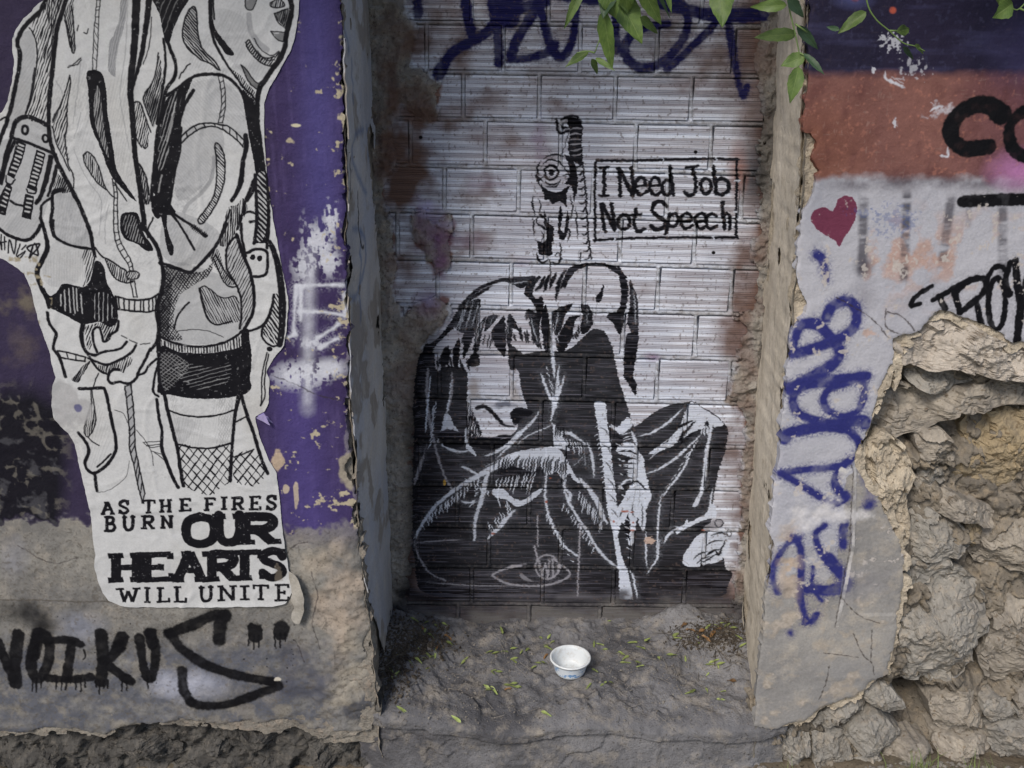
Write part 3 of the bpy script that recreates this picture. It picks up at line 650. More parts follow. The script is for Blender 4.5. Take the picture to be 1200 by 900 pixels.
FIG_K = """
soft 1.1
c K2
t 4.5 536,362 552,345 570,334 590,328 612,326 628,323
p 592,329 610,326 627,323 622,330 612,338 605,335 600,333
t 5 531,374 543,358 556,347 577,335
p 535,375 546,357 563,350 561,365 556,382 548,388 542,390 534,385
p 541,362 530,375 520,388 508,400 498,406 491,418 487,440 485,475 487,520 492,520 492,470 497,440 504,425 510,406 522,393 536,378
p 544,388 556,384 553,400 543,421 543,408
p 555,405 560,384 570,370 566,385 563,402 559,413 554,412
p 571,371 584,369 577,380 568,388
p 590,370 593,388 592,417 585,412 580,404 576,393 577,386 584,378
p 596,368 602,372 606,382 609,388 600,384 598,395 598,406 594,402 594,380
p 531,428 531,410 538,396 539,410 536,428
p 514,425 520,408 527,406 525,426
p 548,428 552,416 560,414 562,428
p 615,340 620,330 634,323 627,335 624,343 628,350 635,348 637,362 633,378 632,402 629,406 624,396 621,378 618,362 628,366 624,354 616,346
p 637,362 640,358 644,378 646,395 648,414 640,414 636,395 634,378
t 5 638,323 634,334 627,341 | 644,321 640,332 637,342 | 652,319 648,328 644,338 | 664,315 656,328 651,353 | 668,319 661,330 657,338
t 3.5 670,318 664,330 662,338
p 648,366 656,360 671,356 662,370 657,388 651,393 648,382
p 654,412 654,400 659,384 668,371 680,370 674,376 671,392 665,405 660,412
p 681,358 690,358 695,372 693,384 684,392 680,385 682,372
t 3 683,350 684,385 | 688,356 690,392 | 694,360 696,380 | 700,350 698,372 | 679,358 680,378
p 660,337 664,318 678,310 698,307 718,311 728,318 735,326 722,320 706,311 690,311 676,317 668,326
p 723,312 730,319 735,332 736,346 733,364 727,392 719,380 712,373 713,367 722,366 727,354 727,336
p 737,328 743,337 747,352 748,370 748,396 746,415 743,430 742,442 746,450 744,463 738,452 731,442 731,430 732,405 734,393 739,388 735,380 732,388 736,370 738,350
p 707,333 707,345 703,354 699,353 698,347 703,342
s 1.6 645,305 645,330 | 681,296 680,306
"""
FIG_M = [[499,402],[508,412],[512,434],[520,430],[535,430],[548,437],[547,470],[549,500],[557,518],[575,522],[597,511],[607,500],[600,490],[598,483],[606,477],[618,478],[612,462],[607,434],[597,432],[597,403],[612,414],[628,412],[645,410],[655,412],[668,408],[683,396],[694,386],[706,387],[713,395],[718,410],[724,440],[735,476],[742,498],[748,497],[760,488],[780,476],[800,472],[812,470],[825,478],[838,485],[850,498],[853,505],[849,530],[840,560],[836,585],[834,605],[832,625],[845,640],[850,665],[858,672],[852,688],[846,698],[800,704],[745,708],[700,706],[650,707],[560,704],[520,700],[494,692],[488,676],[486,655],[483,640],[484,600],[484,550],[486,500],[488,460],[492,425]]
FIG_W = """
soft 1.3
c W .92
t 5 646,398 648,420 650,442
t 4 634,437 640,455 648,472 | 662,440 655,460 650,480 | 655,428 652,460 649,478
s 5/4/2 649,466 648,482 646,492
c WG .85
s 3/4/3.5/3 502,432 500,460 503,490 508,515 515,540 522,560 530,573
t 4 530,435 529,458 525,478 520,492
c W .8
p 521,486 527,486 532,498 540,508 546,516 538,514 530,505 520,506 512,518 518,500
t 4 512,516 525,525 540,529 552,527
p 544,508 548,500 552,520 558,534 552,530 546,522
t 5 568,534 580,530 595,520 608,508 622,496 632,482
t 4 583,536 600,519 612,506 620,497
t 5 570,546 585,539 | 540,546 550,550 560,556
t 2 605,521 618,511 640,501 648,496
p 583,540 595,532 610,528 628,525 640,524 652,524 660,532 668,545 673,555 681,566 672,562 668,554 660,561 652,553 643,556 636,551 632,546 625,553 612,549 600,546 590,549
s 8/7/6/5/4 605,532 588,543 570,552 550,563 530,576 511,592 496,612 487,629
s 3/7/6/5/4 578,545 569,562 566,580 561,595 557,610 556,632
t 3 540,587 548,589 560,588
p 576,574 590,573 600,582 612,586 624,578 635,571 633,578 620,588 610,593 603,592 592,585 580,582
t 6 604,597 595,606 585,618 570,632
s 3 640,525 640,555 639,580 642,600 650,620 660,638 678,652
s 3/4/4/3 662,562 662,576 668,590 678,608 690,625 700,643 715,658 725,665
t 8 679,560 690,573 700,588 706,603 712,614
t 5 663,572 668,580 666,592 | 647,496 655,506 668,508 686,520
p 649,498 656,506 665,522 668,528 658,526 649,522
t 4 688,518 694,535 696,560 | 684,520 686,545 | 673,545 683,535
c WG .9
s 2.6 680,614 679,640 678,662 677,698
s 2.5 626,640 630,655
s 2 630,604 630,640
c W .95
q 696,472 703,470 710,473 712,500 716,520 718,550 722,580 724,605 728,612 724,628 728,650 735,667 738,680 742,702 726,702 725,670 722,650 718,625 712,600 709,570 705,530 700,500
p 735,488 741,497 737,503 728,509 722,505 714,500 716,497 724,500
p 724,524 733,518 744,521 749,531 740,535 730,533 722,528
p 738,535 752,532 756,550 760,568 762,580 756,592 752,578 742,566 736,560
t 5 740,505 744,515 746,522
s 4/3 726,572 733,563 745,560 756,569 762,581 757,594
p 734,576 740,568 748,567 755,575 757,590 757,606 755,622 750,618 747,606 744,622 742,637 736,637 733,618 727,612 722,625 719,612 721,598 728,588
t 3.5 748,511 765,506 785,493 800,479
p 806,474 813,471 825,479 838,487 848,497 838,500 825,501 812,506 800,514 785,524 770,530 760,532 775,520 790,508 799,494
t 4 757,555 775,548 795,534 812,518 820,510
t 3 776,582 785,570 800,550 810,528 818,515
s 4/5/5/7 833,502 828,530 825,560 821,578 814,592
t 3 835,572 832,590 829,602
p 836,590 840,600 838,606 826,609 812,615 800,621 792,626 796,617 812,610 826,602 832,592
p 800,660 802,648 810,636 816,628 824,624 836,622 846,620 853,628 855,638 850,650 842,658 826,661 812,665
c WG .9
p 822,621 832,612 842,607 848,612 844,618 834,621
c W .95
t 4 790,616 800,619 812,612 826,603 | 778,636 783,627 795,617
q 802,614 805,607 808,614
t 2.6 757,622 757,650 758,664 | 773,632 769,655 758,672 | 775,578 772,600 770,640 769,655 | 742,676 745,690 747,702 | 738,668 742,676 744,690
c WG .8
t 5 497,533 491,550 486,566
t 4 500,520 495,540
s 2.6 486,634 490,650 503,670 522,680
t 2.6 487,636 505,634 540,632
t 2 500,682 560,686 600,686
s 3.4 577,673 590,667 603,663 616,661 | 577,674 590,682 612,686 635,686 655,681 667,674 666,668 656,661
e 641,664 13.5,14 2.8
l 3 631,657 635,674 | 635,674 639,660 | 639,660 642,676 | 642,676 644,656 | 648,655 648,675
s 2.6 648,654 655,660 655,668 649,676
c WG .6
t 6 609,671 616,678 624,681
c K2
s 3 729,574 736,567 747,564 756,573
t 2.2 728,541 736,538 743,537 | 729,546 738,543 745,543 | 729,551 737,549 744,549 | 729,557 737,555 743,555 | 731,562 738,560 743,561
t 3 716,528 722,523 730,521 | 722,512 732,514 742,512
# staff grain, finger slit, toes, cloth ticks
t 1.6 703,500 708,503 713,510 | 706,520 712,524 717,532 | 708,540 714,546 718,556 | 711,560 717,566 721,575 | 713,578 719,584 723,592 | 716,596 720,600 724,606 | 735,660 739,665 741,672 | 736,640 740,644 742,650
q 732,612 736,601 738,612 738,634 734,628 731,618
t 2 742,590 741,600 744,606 | 752,590 753,604 752,620 | 736,585 740,580 | 725,606 729,600 732,598 | 745,572 741,590 | 750,575 748,592
e 842.5,613 5,4.6 1.8
e 854,624 3,4 1.4
t 4 838,644 842,650 846,642 | 826,652 834,646 842,643
t 3 816,660 824,654 832,652
t 2.6 812,655 820,648 830,646 | 820,660 830,655 842,648 | 826,640 836,634 848,633 | 832,628 842,624 852,626 | 815,622 826,618 836,617 | 808,618 820,616 832,610 | 840,645 847,640 850,632
t 2.4 838,560 834,575 | 776,522 784,515 790,510
t 5 796,512 806,502 815,493 | 800,520 806,512 812,506 | 793,518 799,512 803,506 | 791,503 800,498 812,492
t 4 826,500 828,494 830,502 | 835,498 838,504
t 3 728,540 738,537 746,538 | 730,548 740,542 | 728,556 740,552
c K2
t 3.5 716,512 726,510 736,508 | 716,518 728,514 | 722,530 736,528 748,533
c W .8
t 1.3 549,352 543,370 537,388 | 555,352 550,370 545,386 | 561,354 557,368 553,382 | 543,362 539,376 534,386 | 596,332 608,331 618,329 | 566,376 561,390 557,402 | 578,372 574,380 | 594,376 596,390 | 630,330 625,340 | 622,372 626,388 630,400 | 654,366 652,378 650,388 | 688,362 688,378 | 742,340 744,360 745,380
c K2
h 84 3.2 1.9 547,470 556,486 563,502 566,518 548,520
p 514,508 524,503 538,506 545,516 540,524 526,524 516,518
p 548,520 560,524 574,527 590,522 600,512 588,514 572,512 558,512
# folds inside the pale back
s 5/6/5/3 559,478 568,476 580,486 590,497 602,500
p 598,487 603,479 612,477 624,482 620,488 612,490 604,498
t 7 570,518 585,512 600,510
t 4 548,500 552,488 560,500 563,512 | 548,512 553,505 556,515
t 3 608,470 609,462 | 603,455 605,460
"""
def mural_art(P):
    px, py = P.PX, P.PY
    # pale haze sprayed across the middle of the bricks
    n = fbm(P.X, P.Z, f=4, o=4, s=41)
    d = np.maximum.reduce([(560 - px) / 80, (px - 845) / 40, (py - 640) / 60, (100 - py) / 80])
    yy = py - .02 * (px - 700)
    m = np.clip(.78 - d * .7 + n * .55, 0, 1)
    d2 = np.maximum.reduce([(470 - px) / 60, (px - 870) / 40, (py - 560) / 80])
    m = np.maximum(m, np.clip(.30 - d2 * .6 + n * .9, 0, .7))
    # white lies stronger on the flat bands of the hollow bricks than on the combed ones
    v, k = brick_v(px, py)
    flat = band_flat(v)
    keep = np.ones(px.shape)
    nn = fbm(P.X, P.Z, f=40, o=4, s=45) * 7
    for Q in SMEARS: keep *= np.clip(.5 + (poly_sdf(P.X, P.Z, P.wp(catmull(np.array(Q, float), True, 3))) / P.m + nn) / 4, 0, 1)
    bk = (px + k * 37.0 - 553) // 88; per = .5 + .5 * vnoise(bk * 3.7, k * 5.3, s=46)          # bricks took the paint unevenly
    m *= keep
    m = np.clip(m * 1.35, 0, 1) * (.72 + .28 * per); m2 = m * (.74 + .26 * flat + .14 * vnoise(P.X * 5, P.Z * 200, s=48)) * (.85 + .3 * vnoise(P.X * 9, P.Z * 420, s=7))
    P.whole(np.clip(m2 * 1.08, 0, .97), srgb(224, 233, 250))
    P.whole((1 - flat) * m * np.clip(.55 + .7 * vnoise(P.X * 6, P.Z * 60, s=49), 0, 1), srgb(132, 134, 150), .34)
    n2 = fbm(P.X + 5, P.Z, f=6, o=4, s=44)
    P.whole(np.clip((n2 - .05) * 1.6, 0, .6) * m, srgb(138, 150, 172), .45)
    n2 = fbm(P.X + 9, P.Z, f=7, o=4, s=47)
    P.whole(np.clip((n2 - .05) * 1.8, 0, .7) * (d2 < .3), srgb(134, 118, 124), .3)
    P.blob(828, 215, 55, 30, 1, srgb(150, 96, 76), .0)
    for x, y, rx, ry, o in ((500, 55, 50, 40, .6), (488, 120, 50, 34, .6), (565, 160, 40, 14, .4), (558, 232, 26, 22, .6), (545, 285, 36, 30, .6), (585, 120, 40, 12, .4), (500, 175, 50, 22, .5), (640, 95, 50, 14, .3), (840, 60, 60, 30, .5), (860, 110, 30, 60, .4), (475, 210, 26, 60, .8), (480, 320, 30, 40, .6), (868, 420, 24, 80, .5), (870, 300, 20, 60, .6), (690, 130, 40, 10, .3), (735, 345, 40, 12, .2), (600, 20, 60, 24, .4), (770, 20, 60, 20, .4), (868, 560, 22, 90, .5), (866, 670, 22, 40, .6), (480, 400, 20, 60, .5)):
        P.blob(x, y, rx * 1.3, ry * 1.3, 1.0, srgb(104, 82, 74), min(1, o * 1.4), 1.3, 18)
    for x, y, rx, ry, o in ((508, 258, 28, 34, .55), (520, 300, 16, 26, .7), (506, 358, 24, 20, .6), (545, 285, 50, 14, .3), (610, 310, 14, 9, .35), (765, 418, 12, 7, .6), (632, 160, 12, 46, .35), (575, 215, 40, 14, .25)):
        P.blob(x, y, rx, ry, .9, srgb(108, 66, 112), o, .8, 22)
    for x, y, rx, ry, o in ((500, 242, 14, 12, .7), (528, 262, 12, 8, .5), (506, 354, 10, 9, .5)):
        P.blob(x, y, rx, ry, .9, srgb(176, 170, 206), o, .6, 40)
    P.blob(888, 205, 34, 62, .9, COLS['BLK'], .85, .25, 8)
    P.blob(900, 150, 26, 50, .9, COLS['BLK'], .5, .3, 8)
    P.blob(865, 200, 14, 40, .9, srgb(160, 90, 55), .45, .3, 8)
    P.blob(800, 98, 60, 24, .9, srgb(96, 62, 56), .3, .4, 8); P.blob(758, 48, 38, 30, .9, srgb(70, 80, 84), .35, .3, 8)
    P.run(MURAL); P.run(SIGN)
    # overspray round the figure
    P.soft = 26; P.col = COLS['K2']; P.op = .8
    P.stroke(np.array([[506, 398], [492, 440], [488, 500], [487, 560], [486, 620], [482, 660], [478, 690]], float), 12)
    P.op = .75
    P.stroke(np.array([[476, 700], [520, 702], [600, 704], [700, 706], [780, 702], [842, 694]], float), 18); P.op = .6; P.soft = 12; P.stroke(np.array([[470, 690], [520, 703], [600, 706], [700, 708], [780, 704], [848, 690]], float), 10)
    P.soft = 1; P.run(FIG_K)
    P.col = COLS['K2']; P.op = .97; P.poly(np.array(FIG_M, float))
    P.op = .8; P.soft = 13; P.stroke(np.array([[472, 694], [520, 704], [600, 708], [700, 709], [780, 705], [850, 692]], float), 9)
    P.op = .7; P.soft = 14; P.stroke(np.array([[492, 440], [485, 500], [484, 560], [484, 640], [480, 690]], float), 6)
    P.op = .45; P.soft = 26; P.stroke(np.array([[474, 700], [540, 716], [640, 718], [700, 716]], float), 8); P.op = .97
    P.blob(592, 474, 17, 4.5, .8, srgb(66, 72, 92), .8, .8, 60); P.blob(556, 455, 9, 26, .8, srgb(136, 128, 126), .7, .8, 40); P.blob(604, 462, 9, 14, .8, srgb(150, 142, 138), .6, .8, 40)
    # comb edges along the brushwork of the back
    rr = random.Random(5); P.soft = .8
    for x0, y0, x1, y1, L, w in ((560, 366, 520, 420, 22, 2.2), (598, 400, 640, 412, -18, 3), (690, 388, 655, 412, -16, 3), (548, 438, 512, 432, -16, 3), (600, 378, 570, 388, 20, 2), (633, 378, 618, 360, 14, 2)):
        for i in range(12):
            t = i / 11; x = x0 + (x1 - x0) * t + rr.uniform(-2, 2); y = y0 + (y1 - y0) * t
            l = L * rr.uniform(.5, 1.2); P.stroke(np.array([[x, y + l * .2], [x - 1.5, y + l * .6], [x - 2.5, y + l]]), w, taper=True)
    P.halo = .24; P.wf = .86; P.run(FIG_W); P.wf = 1; P.halo = 0
    # dark comb ticks cut into the white shapes, white ticks leaving them
    P.col = COLS['K2']; P.op = .95; P.soft = .8
    for x0, x1, y, L in ((584, 668, 549, 22), (586, 626, 556, 26), (650, 664, 505, 16)):
        for i in range(int((x1 - x0) / 3.4)):
            x = x0 + i * 3.4 + rr.uniform(-1, 1); l = L * rr.uniform(.4, 1)
            P.stroke(np.array([[x, y + 8], [x + 1.5, y - l * .4], [x + 4, y - l * .75]]), 2.4, taper=True)
    P.col = COLS['W']; P.op = .85
    def fr(a, b, n, dx, dy, w=1.5):
        for i in range(n):
            t = (i + rr.uniform(-.3, .3)) / n; l = rr.uniform(.5, 1.2)
            x = a[0] + (b[0] - a[0]) * t; y = a[1] + (b[1] - a[1]) * t
            P.stroke(np.array([[x, y], [x + dx * l * .6, y + dy * l * .5], [x + dx * l, y + dy * l]]), w, taper=True)
    fr((560, 558), (500, 604), 16, -1, 13); fr((680, 575), (710, 610), 12, -3, 18); fr((662, 590), (700, 643), 14, -3, 8); fr((642, 600), (665, 642), 9, -3, 7)
    fr((600, 600), (572, 628), 8, -4, -12); fr((653, 510), (684, 520), 9, 2, 14); fr((546, 560), (600, 590), 6, 4, 14); fr((822, 500), (836, 500), 5, 0, 12, 2); fr((512, 470), (506, 520), 8, -5, 12); fr((530, 445), (524, 490), 8, -3, 10); fr((700, 500), (716, 600), 16, -5, 3, 1.2); fr((722, 520), (736, 660), 16, 6, 3, 1.2); fr((640, 430), (650, 480), 7, 5, 10, 1.2); fr((770, 530), (800, 500), 7, -8, 8, 1.3); fr((780, 575), (815, 520), 8, -6, 6, 1.2); fr((495, 612), (540, 572), 9, 4, 9, 1.3); fr((556, 590), (566, 560), 6, -6, 4, 1.3); fr((668, 655), (640, 600), 8, 6, 3, 1.2)
    fr((738, 490), (742, 530), 10, -10, 3, 1.3); fr((728, 540), (738, 565), 7, 9, 1, 1.3); fr((584, 560), (632, 552), 11, -6, 22, 1.4); fr((505, 440), (500, 500), 9, -3, 18)
    P.col = srgb(120, 118, 124); P.op = .7; P.soft = 14; P.stroke(np.array([[655, 700], [677, 698], [700, 702]], float), 5); P.soft = 1
    # rust specks and pale chips
    for x, y, a, b in ((732, 599, 5, 1.6), (741, 600, 3, 1), (742, 612, 1.6, 1.4), (741, 621, 4, 1.4), (719, 611, 1.6, 1.6), (640, 588, 2, 2), (578, 625, 3, 1.5), (645, 560, 2, 1), (824, 621, 3, 1)):
        P.blob(x, y, a, b, .3, srgb(150, 78, 52), .8, .4, 120)
    P.blob(760, 632, 5, 4, .2, srgb(190, 168, 156), .9, 1.1, 130); P.blob(521, 565, 2, 4, .3, srgb(190, 150, 60), .9)
    # bare / dirty bottom courses
    n = fbm(P.X, P.Z, f=14, o=5, s=51)
    P.whole(np.clip((py - 694 + n * 24) / 12, 0, 1), srgb(58, 57, 62), .9); P.whole(np.clip((py - 708 + n * 24) / 16, 0, 1), srgb(98, 96, 95), .95)
    # paint missing along the combed grooves, their grime and shade painted as darker lines
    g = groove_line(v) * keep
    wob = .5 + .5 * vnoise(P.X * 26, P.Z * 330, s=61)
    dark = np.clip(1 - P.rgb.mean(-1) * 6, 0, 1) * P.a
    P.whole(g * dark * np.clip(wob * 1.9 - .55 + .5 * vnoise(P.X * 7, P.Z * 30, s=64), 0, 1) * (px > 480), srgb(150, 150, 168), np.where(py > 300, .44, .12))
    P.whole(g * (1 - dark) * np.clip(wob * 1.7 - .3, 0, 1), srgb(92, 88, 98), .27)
    jn = joint_mask(px, py, v, k) * keep
    n = fbm(P.X, P.Z, f=120, o=3, s=63)
    P.whole(jn * (1 - .85 * dark) * np.clip(.55 + n, 0, 1) * np.clip((n + .1) * 3, 0, 1), srgb(126, 122, 120), .42)
    n = fbm(P.X, P.Z, f=150, o=3, s=66)
    P.whole(np.clip((n - .38) * 5, 0, 1), srgb(88, 76, 74), .6)
    for x, y in ((493, 161), (815, 178), (836, 296)): P.blob(x, y, 2.6, 2.4, .3, srgb(10, 10, 12), 1)

GR = [.07, .115, .16, .20, .30, .345, .39, .43, .53, .575, .615, .66, .75, .79, .83, .93]
def brick_v(px, py):
    yy = py - .02 * (px - 700); R = np.array(ROWY, float)
    sl = np.interp(py, [0, 142, 250, 360, 520, 700], [.012, .016, .032, .028, .02, .01])
    yy = py - sl * (px - 700)
    k = np.clip(np.searchsorted(R, yy) - 1, 0, len(R) - 2)
    return (yy - R[k]) / (R[k + 1] - R[k]), k
def joint_mask(px, py, v, k):
    RX = np.array(ROWX, float)[np.minimum(k + 1, len(ROWX) - 1)]; PT = np.array(PIT, float)[np.minimum(k + 1, len(PIT) - 1)]
    u = (px - RX) / PT; u = np.abs(u - np.round(u)) * PT
    return np.clip(np.maximum(np.clip((3.2 - u) / 1.2, 0, 1), np.clip((.055 - np.minimum(v, 1 - v)) / .02, 0, 1)), 0, 1)
def groove_line(v):
    b = (v - .06) / .88
    r = np.zeros(v.shape)
    for g in GR: r = np.maximum(r, np.clip(1.5 - np.abs(b - g) / .0095, 0, 1))
    return r
def band_flat(v):
    b = (v - .06) / .88; r = np.zeros(v.shape)
    for a, c in ((.0, .055), (.215, .285), (.445, .515), (.675, .735), (.845, .915), (.945, 1.)):
        r = np.maximum(r, np.clip(np.minimum(b - a, c - b) / .012 + .6, 0, 1))
    return r

# ================= left wall: purple field, spray, tag =================
def left_art(P):
    px, py = P.PX, P.PY
    n1 = fbm(P.X, P.Z, f=5, o=5, s=71); n2 = fbm(P.X, P.Z, f=40, o=4, s=72); n3 = fbm(P.X, P.Z, f=120, o=3, s=73)
    edge = np.where(px < 120, 610, 622)
    m = np.clip((edge - py + n2 * 12 + n1 * 8) / 6, 0, 1) * np.clip((np.interp(py, [-150, 0, 350, 400, 480, 540, 590, 640], [420, 420, 420, 405, 406, 404, 417, 416]) - px + n2 * 8 + 2) / 2, 0, 1)
    halo = np.clip((edge + 22 - py) / 40, 0, 1) * .35
    P.whole(np.maximum(halo * (px > 325), 0), COLS['PUR'], 1)
    chip = np.clip((n2 * .6 + n3 * .5 - .41 + .30 * np.clip((px - 384) / 26, 0, 1) + .09 * (py > 480)) * 8, 0, 1) * (px > 300)
    P.whole(m, srgb(62, 52, 92))
    P.whole(m * np.clip(n1 * 1.6 + .1, 0, 1), srgb(56, 44, 80), .8)
    P.whole(m * np.clip((n2 + .1) * 1.4, 0, 1), srgb(44, 36, 62), .4); P.whole(m * np.clip((fbm(P.X * 4, P.Z * .6, f=24, o=4, s=76) - .1) * 2, 0, 1), srgb(96, 84, 132), .3)
    s = np.exp(-((px - 372 - (py - 100) * .04) / 26) ** 2) * np.clip((330 - py) / 90, 0, 1)
    P.whole(m * s, srgb(80, 76, 138), .6)
    P.whole(m * np.exp(-((px - 352 - (py - 500) * .1) / 30) ** 2) * (py > 440), srgb(84, 74, 140), .5)
    P.whole(m * np.clip((330 - px) / 60, 0, 1), srgb(52, 46, 66), .8)
    # dark field on the far left
    mb = np.clip((py - (440 + 40 * np.clip((px - 40) / 60, 0, 1)) + n1 * 30) / 30, 0, 1) * np.clip((np.interp(py, [400, 500, 560, 612], [70, 92, 88, 84]) - px) / 22, 0, 1) * m * np.clip((px + 62) / 30, 0, 1)
    P.whole(np.clip(mb, 0, 1), srgb(20, 20, 28), .97)
    P.whole(np.clip((n1 * .5 + n2 * .7 - .3) * 6, 0, 1) * mb, srgb(78, 78, 84), .6)
    P.whole(np.clip((fbm(P.X, P.Z, f=26, o=5, s=75, ridge=True) - .45) * 5, 0, 1) * mb, srgb(124, 120, 112), .45)
    P.blob(24, 354, 22, 16, .8, srgb(112, 104, 92), .8, .9, 40); P.blob(22, 400, 30, 30, .9, srgb(100, 90, 86), .45, 1, 30)
    # dry brush and sprayed whites
    wb = fbm(P.X * 6, P.Z, f=22, o=4, s=77)
    def dry(x, y, rx, ry, op=.9, t=.05):
        d = np.hypot((px - x) / rx, (py - y) / ry)
        P.whole(np.clip((1 - d) * 1.6, 0, 1) * np.clip((wb * .6 + n3 * .8 - t + .6 * (1 - d)) * 4, 0, 1), COLS['PALE'], op)
    dry(372, 285, 26, 34); dry(388, 255, 14, 30, .9); dry(356, 312, 20, 26, .8); dry(385, 308, 20, 22, .9); dry(358, 262, 10, 20, .4, .2)
    dry(352, 440, 44, 22, .95, -.1); dry(385, 432, 28, 16, .85, -.1); dry(366, 402, 26, 10, .8, .1)
    P.soft = 10; P.col = COLS['PALE']; P.op = .55; P.stroke(np.array([[362, 320], [361, 400], [360, 470]], float), 6)
    P.op = .3; P.stroke(np.array([[362, 300], [360, 480]], float), 16)
    P.op = .95; P.soft = 3; P.halo = .7
    for t in ('347,336 345,365 344,392', '347,336 375,334 402,334', '350,365 380,366 404,370', '346,392 338,395 332,395', '372,396 386,388 397,380', '374,408 388,400 396,397', '404,345 404,368', '352,336 352,375'):
        P.stroke(pts(t), [6, 3, 5])
    P.halo = 0
    P.whole(m * chip, srgb(186, 176, 150), .85)
    P.blob(347, 147, 7, 2.5, .3, srgb(196, 190, 165), 1, .4, 90); P.blob(340, 165, 6, 4, .4, srgb(190, 180, 150), .7, .7, 90)
    P.blob(325, 540, 7, 12, .2, srgb(178, 160, 142), 1, .6, 50); P.blob(335, 572, 4, 5, .2, srgb(178, 165, 150), 1, .6, 50)
    P.blob(410, 552, 12, 26, .2, srgb(150, 142, 130), 1, .6, 30); P.blob(347, 580, 3, 18, .2, srgb(178, 165, 150), .9, .8, 50)
    P.col = srgb(150, 140, 190); P.op = 1; P.poly(np.array([[300, 486], [308, 482], [320, 496], [304, 490]], float), False)
    # lower wall: damp grey wash, chips and the black tag
    lo = np.clip((py - 742 + n1 * 26) / 30, 0, 1)
    P.whole(lo * np.clip(.75 + n2, 0, 1) * np.clip((430 - px) / 60, 0, 1), srgb(86, 90, 102), .85)
    P.whole(lo * np.clip((fbm(P.X, P.Z, f=20, o=5, s=79) - .14) * 6, 0, 1), srgb(142, 136, 124), .45)
    P.blob(398, 700, 34, 80, .8, srgb(178, 162, 146), .7, .8, 20); P.blob(372, 660, 30, 30, .8, srgb(166, 156, 142), .5, .8, 20); P.blob(410, 790, 26, 50, .6, srgb(172, 164, 150), .6, .9, 24)
    P.whole((py > 620) * np.clip((vnoise(P.X * 300, P.Z * 300, s=80) - .5) * 4, 0, 1), srgb(96, 92, 84), .6)
    P.blob(355, 790, 34, 40, .7, srgb(74, 76, 88), .7, 1.0, 26); P.blob(272, 770, 44, 10, .7, srgb(88, 92, 106), .5, .9, 60); P.blob(420, 832, 18, 14, .4, srgb(74, 76, 84), .8, .9, 40)
    P.blob(15, 660, 26, 30, .9, srgb(150, 152, 164), .5, .6, 16); P.blob(92, 735, 40, 26, .9, srgb(132, 138, 156), .6, .3, 16)
    P.blob(225, 805, 52, 24, .7, srgb(168, 172, 188), .8, .35, 16); P.blob(190, 800, 30, 22, .7, srgb(168, 172, 188), .7, .3, 16)
    P.whole(np.clip((n3 - .3) * 4, 0, 1) * (py > 640), srgb(92, 86, 78), .5)
    P.blob(30, 722, 44, 20, .9, COLS['BLK'], .85, .5, 18); P.blob(50, 733, 20, 18, .8, COLS['BLK'], .8, .3)
    P.col = COLS['BLK']; P.op = .98; P.soft = 2.2; P.halo = .45
    for w, t in ((12, '-6,752 4,772 14,796'), (14, '20,745 17,775 17,802'), (12, '42,745 37,765 36,785 44,797 54,782 57,765 55,748 46,742'), (14, '44,742 38,770'),
                 (10, '52,752 80,751 94,756'), (11, '83,755 80,778 77,797'), (10, '55,796 80,798 106,794'), (15, '118,743 120,775'), (13, '120,775 118,800'), (15, '143,747 138,760'), (12, '140,755 133,768 125,778 138,790 148,797'),
                 (13, '148,797 152,799'), (11, '163,748 167,778 174,797 180,785 182,765 179,748 174,742'), (14, '176,742 178,756')):
        P.stroke(pts(t), w * 1.22)
    P.soft = 3; P.col = COLS['BLK']
    for t, w in (('256,752 258,732 263,722', 15), ('263,722 250,722 225,733 198,744', 14), ('198,744 213,762 243,781 280,793 318,800', 12), ('318,800 326,805 300,815 265,827 240,828 223,824', 12), ('223,824 214,806 213,787', 12)):
        P.stroke(pts(t), w * 1.22)
    P.halo = 0; P.soft = 1.5; rr = random.Random(3)
    for x, y in ((298, 742), (329, 739)):
        P.blob(x, y, 9.5, 12, .15, COLS['BLK'], .97, .35, 60)
        for k in range(3): P.stroke(np.array([[x - 7 + k * 6, y + 4], [x - 7 + k * 6, y + rr.uniform(12, 26)]]), [3, 2, 2.4])
    for x0, x1, y in ((38, 50, 800), (65, 100, 800), (112, 126, 803), (142, 155, 800), (172, 181, 797)):
        x = x0
        while x < x1: P.stroke(np.array([[x, y - 4], [x + rr.uniform(-.6, .6), y + rr.uniform(2, 12)]]), [3, 1.8, 2.2]); x += rr.uniform(3.5, 6.5)
    P.stroke(pts('98,762 99,770 97,774'), 2.4)
    for k in range(50): P.blob(rr.choice([rr.uniform(2, 190), rr.uniform(285, 345)]), rr.uniform(722, 815), rr.uniform(.5, 1.3), rr.uniform(.5, 1.3), .4, COLS['BLK'], .9)
    P.blob(325, 797, 6, 3, .2, srgb(190, 184, 172), 1, .6, 60)
    n = segl(P, pts('0,704 120,706 200,712')); P.whole(np.clip(1.2 - n / 1.4, 0, 1), srgb(80, 74, 68), .7)
    for t in ('318,440 345,450 370,462 400,470', '345,752 352,765 356,775', '250,620 262,640 258,660', '330,655 345,640 360,636', '20,640 60,660 90,655', '365,670 372,700 366,730 376,760'):
        n = segl(P, catmull(pts(t))); P.whole(np.clip(1.1 - (n + n3) / 1.1, 0, 1), srgb(52, 46, 48), .7)
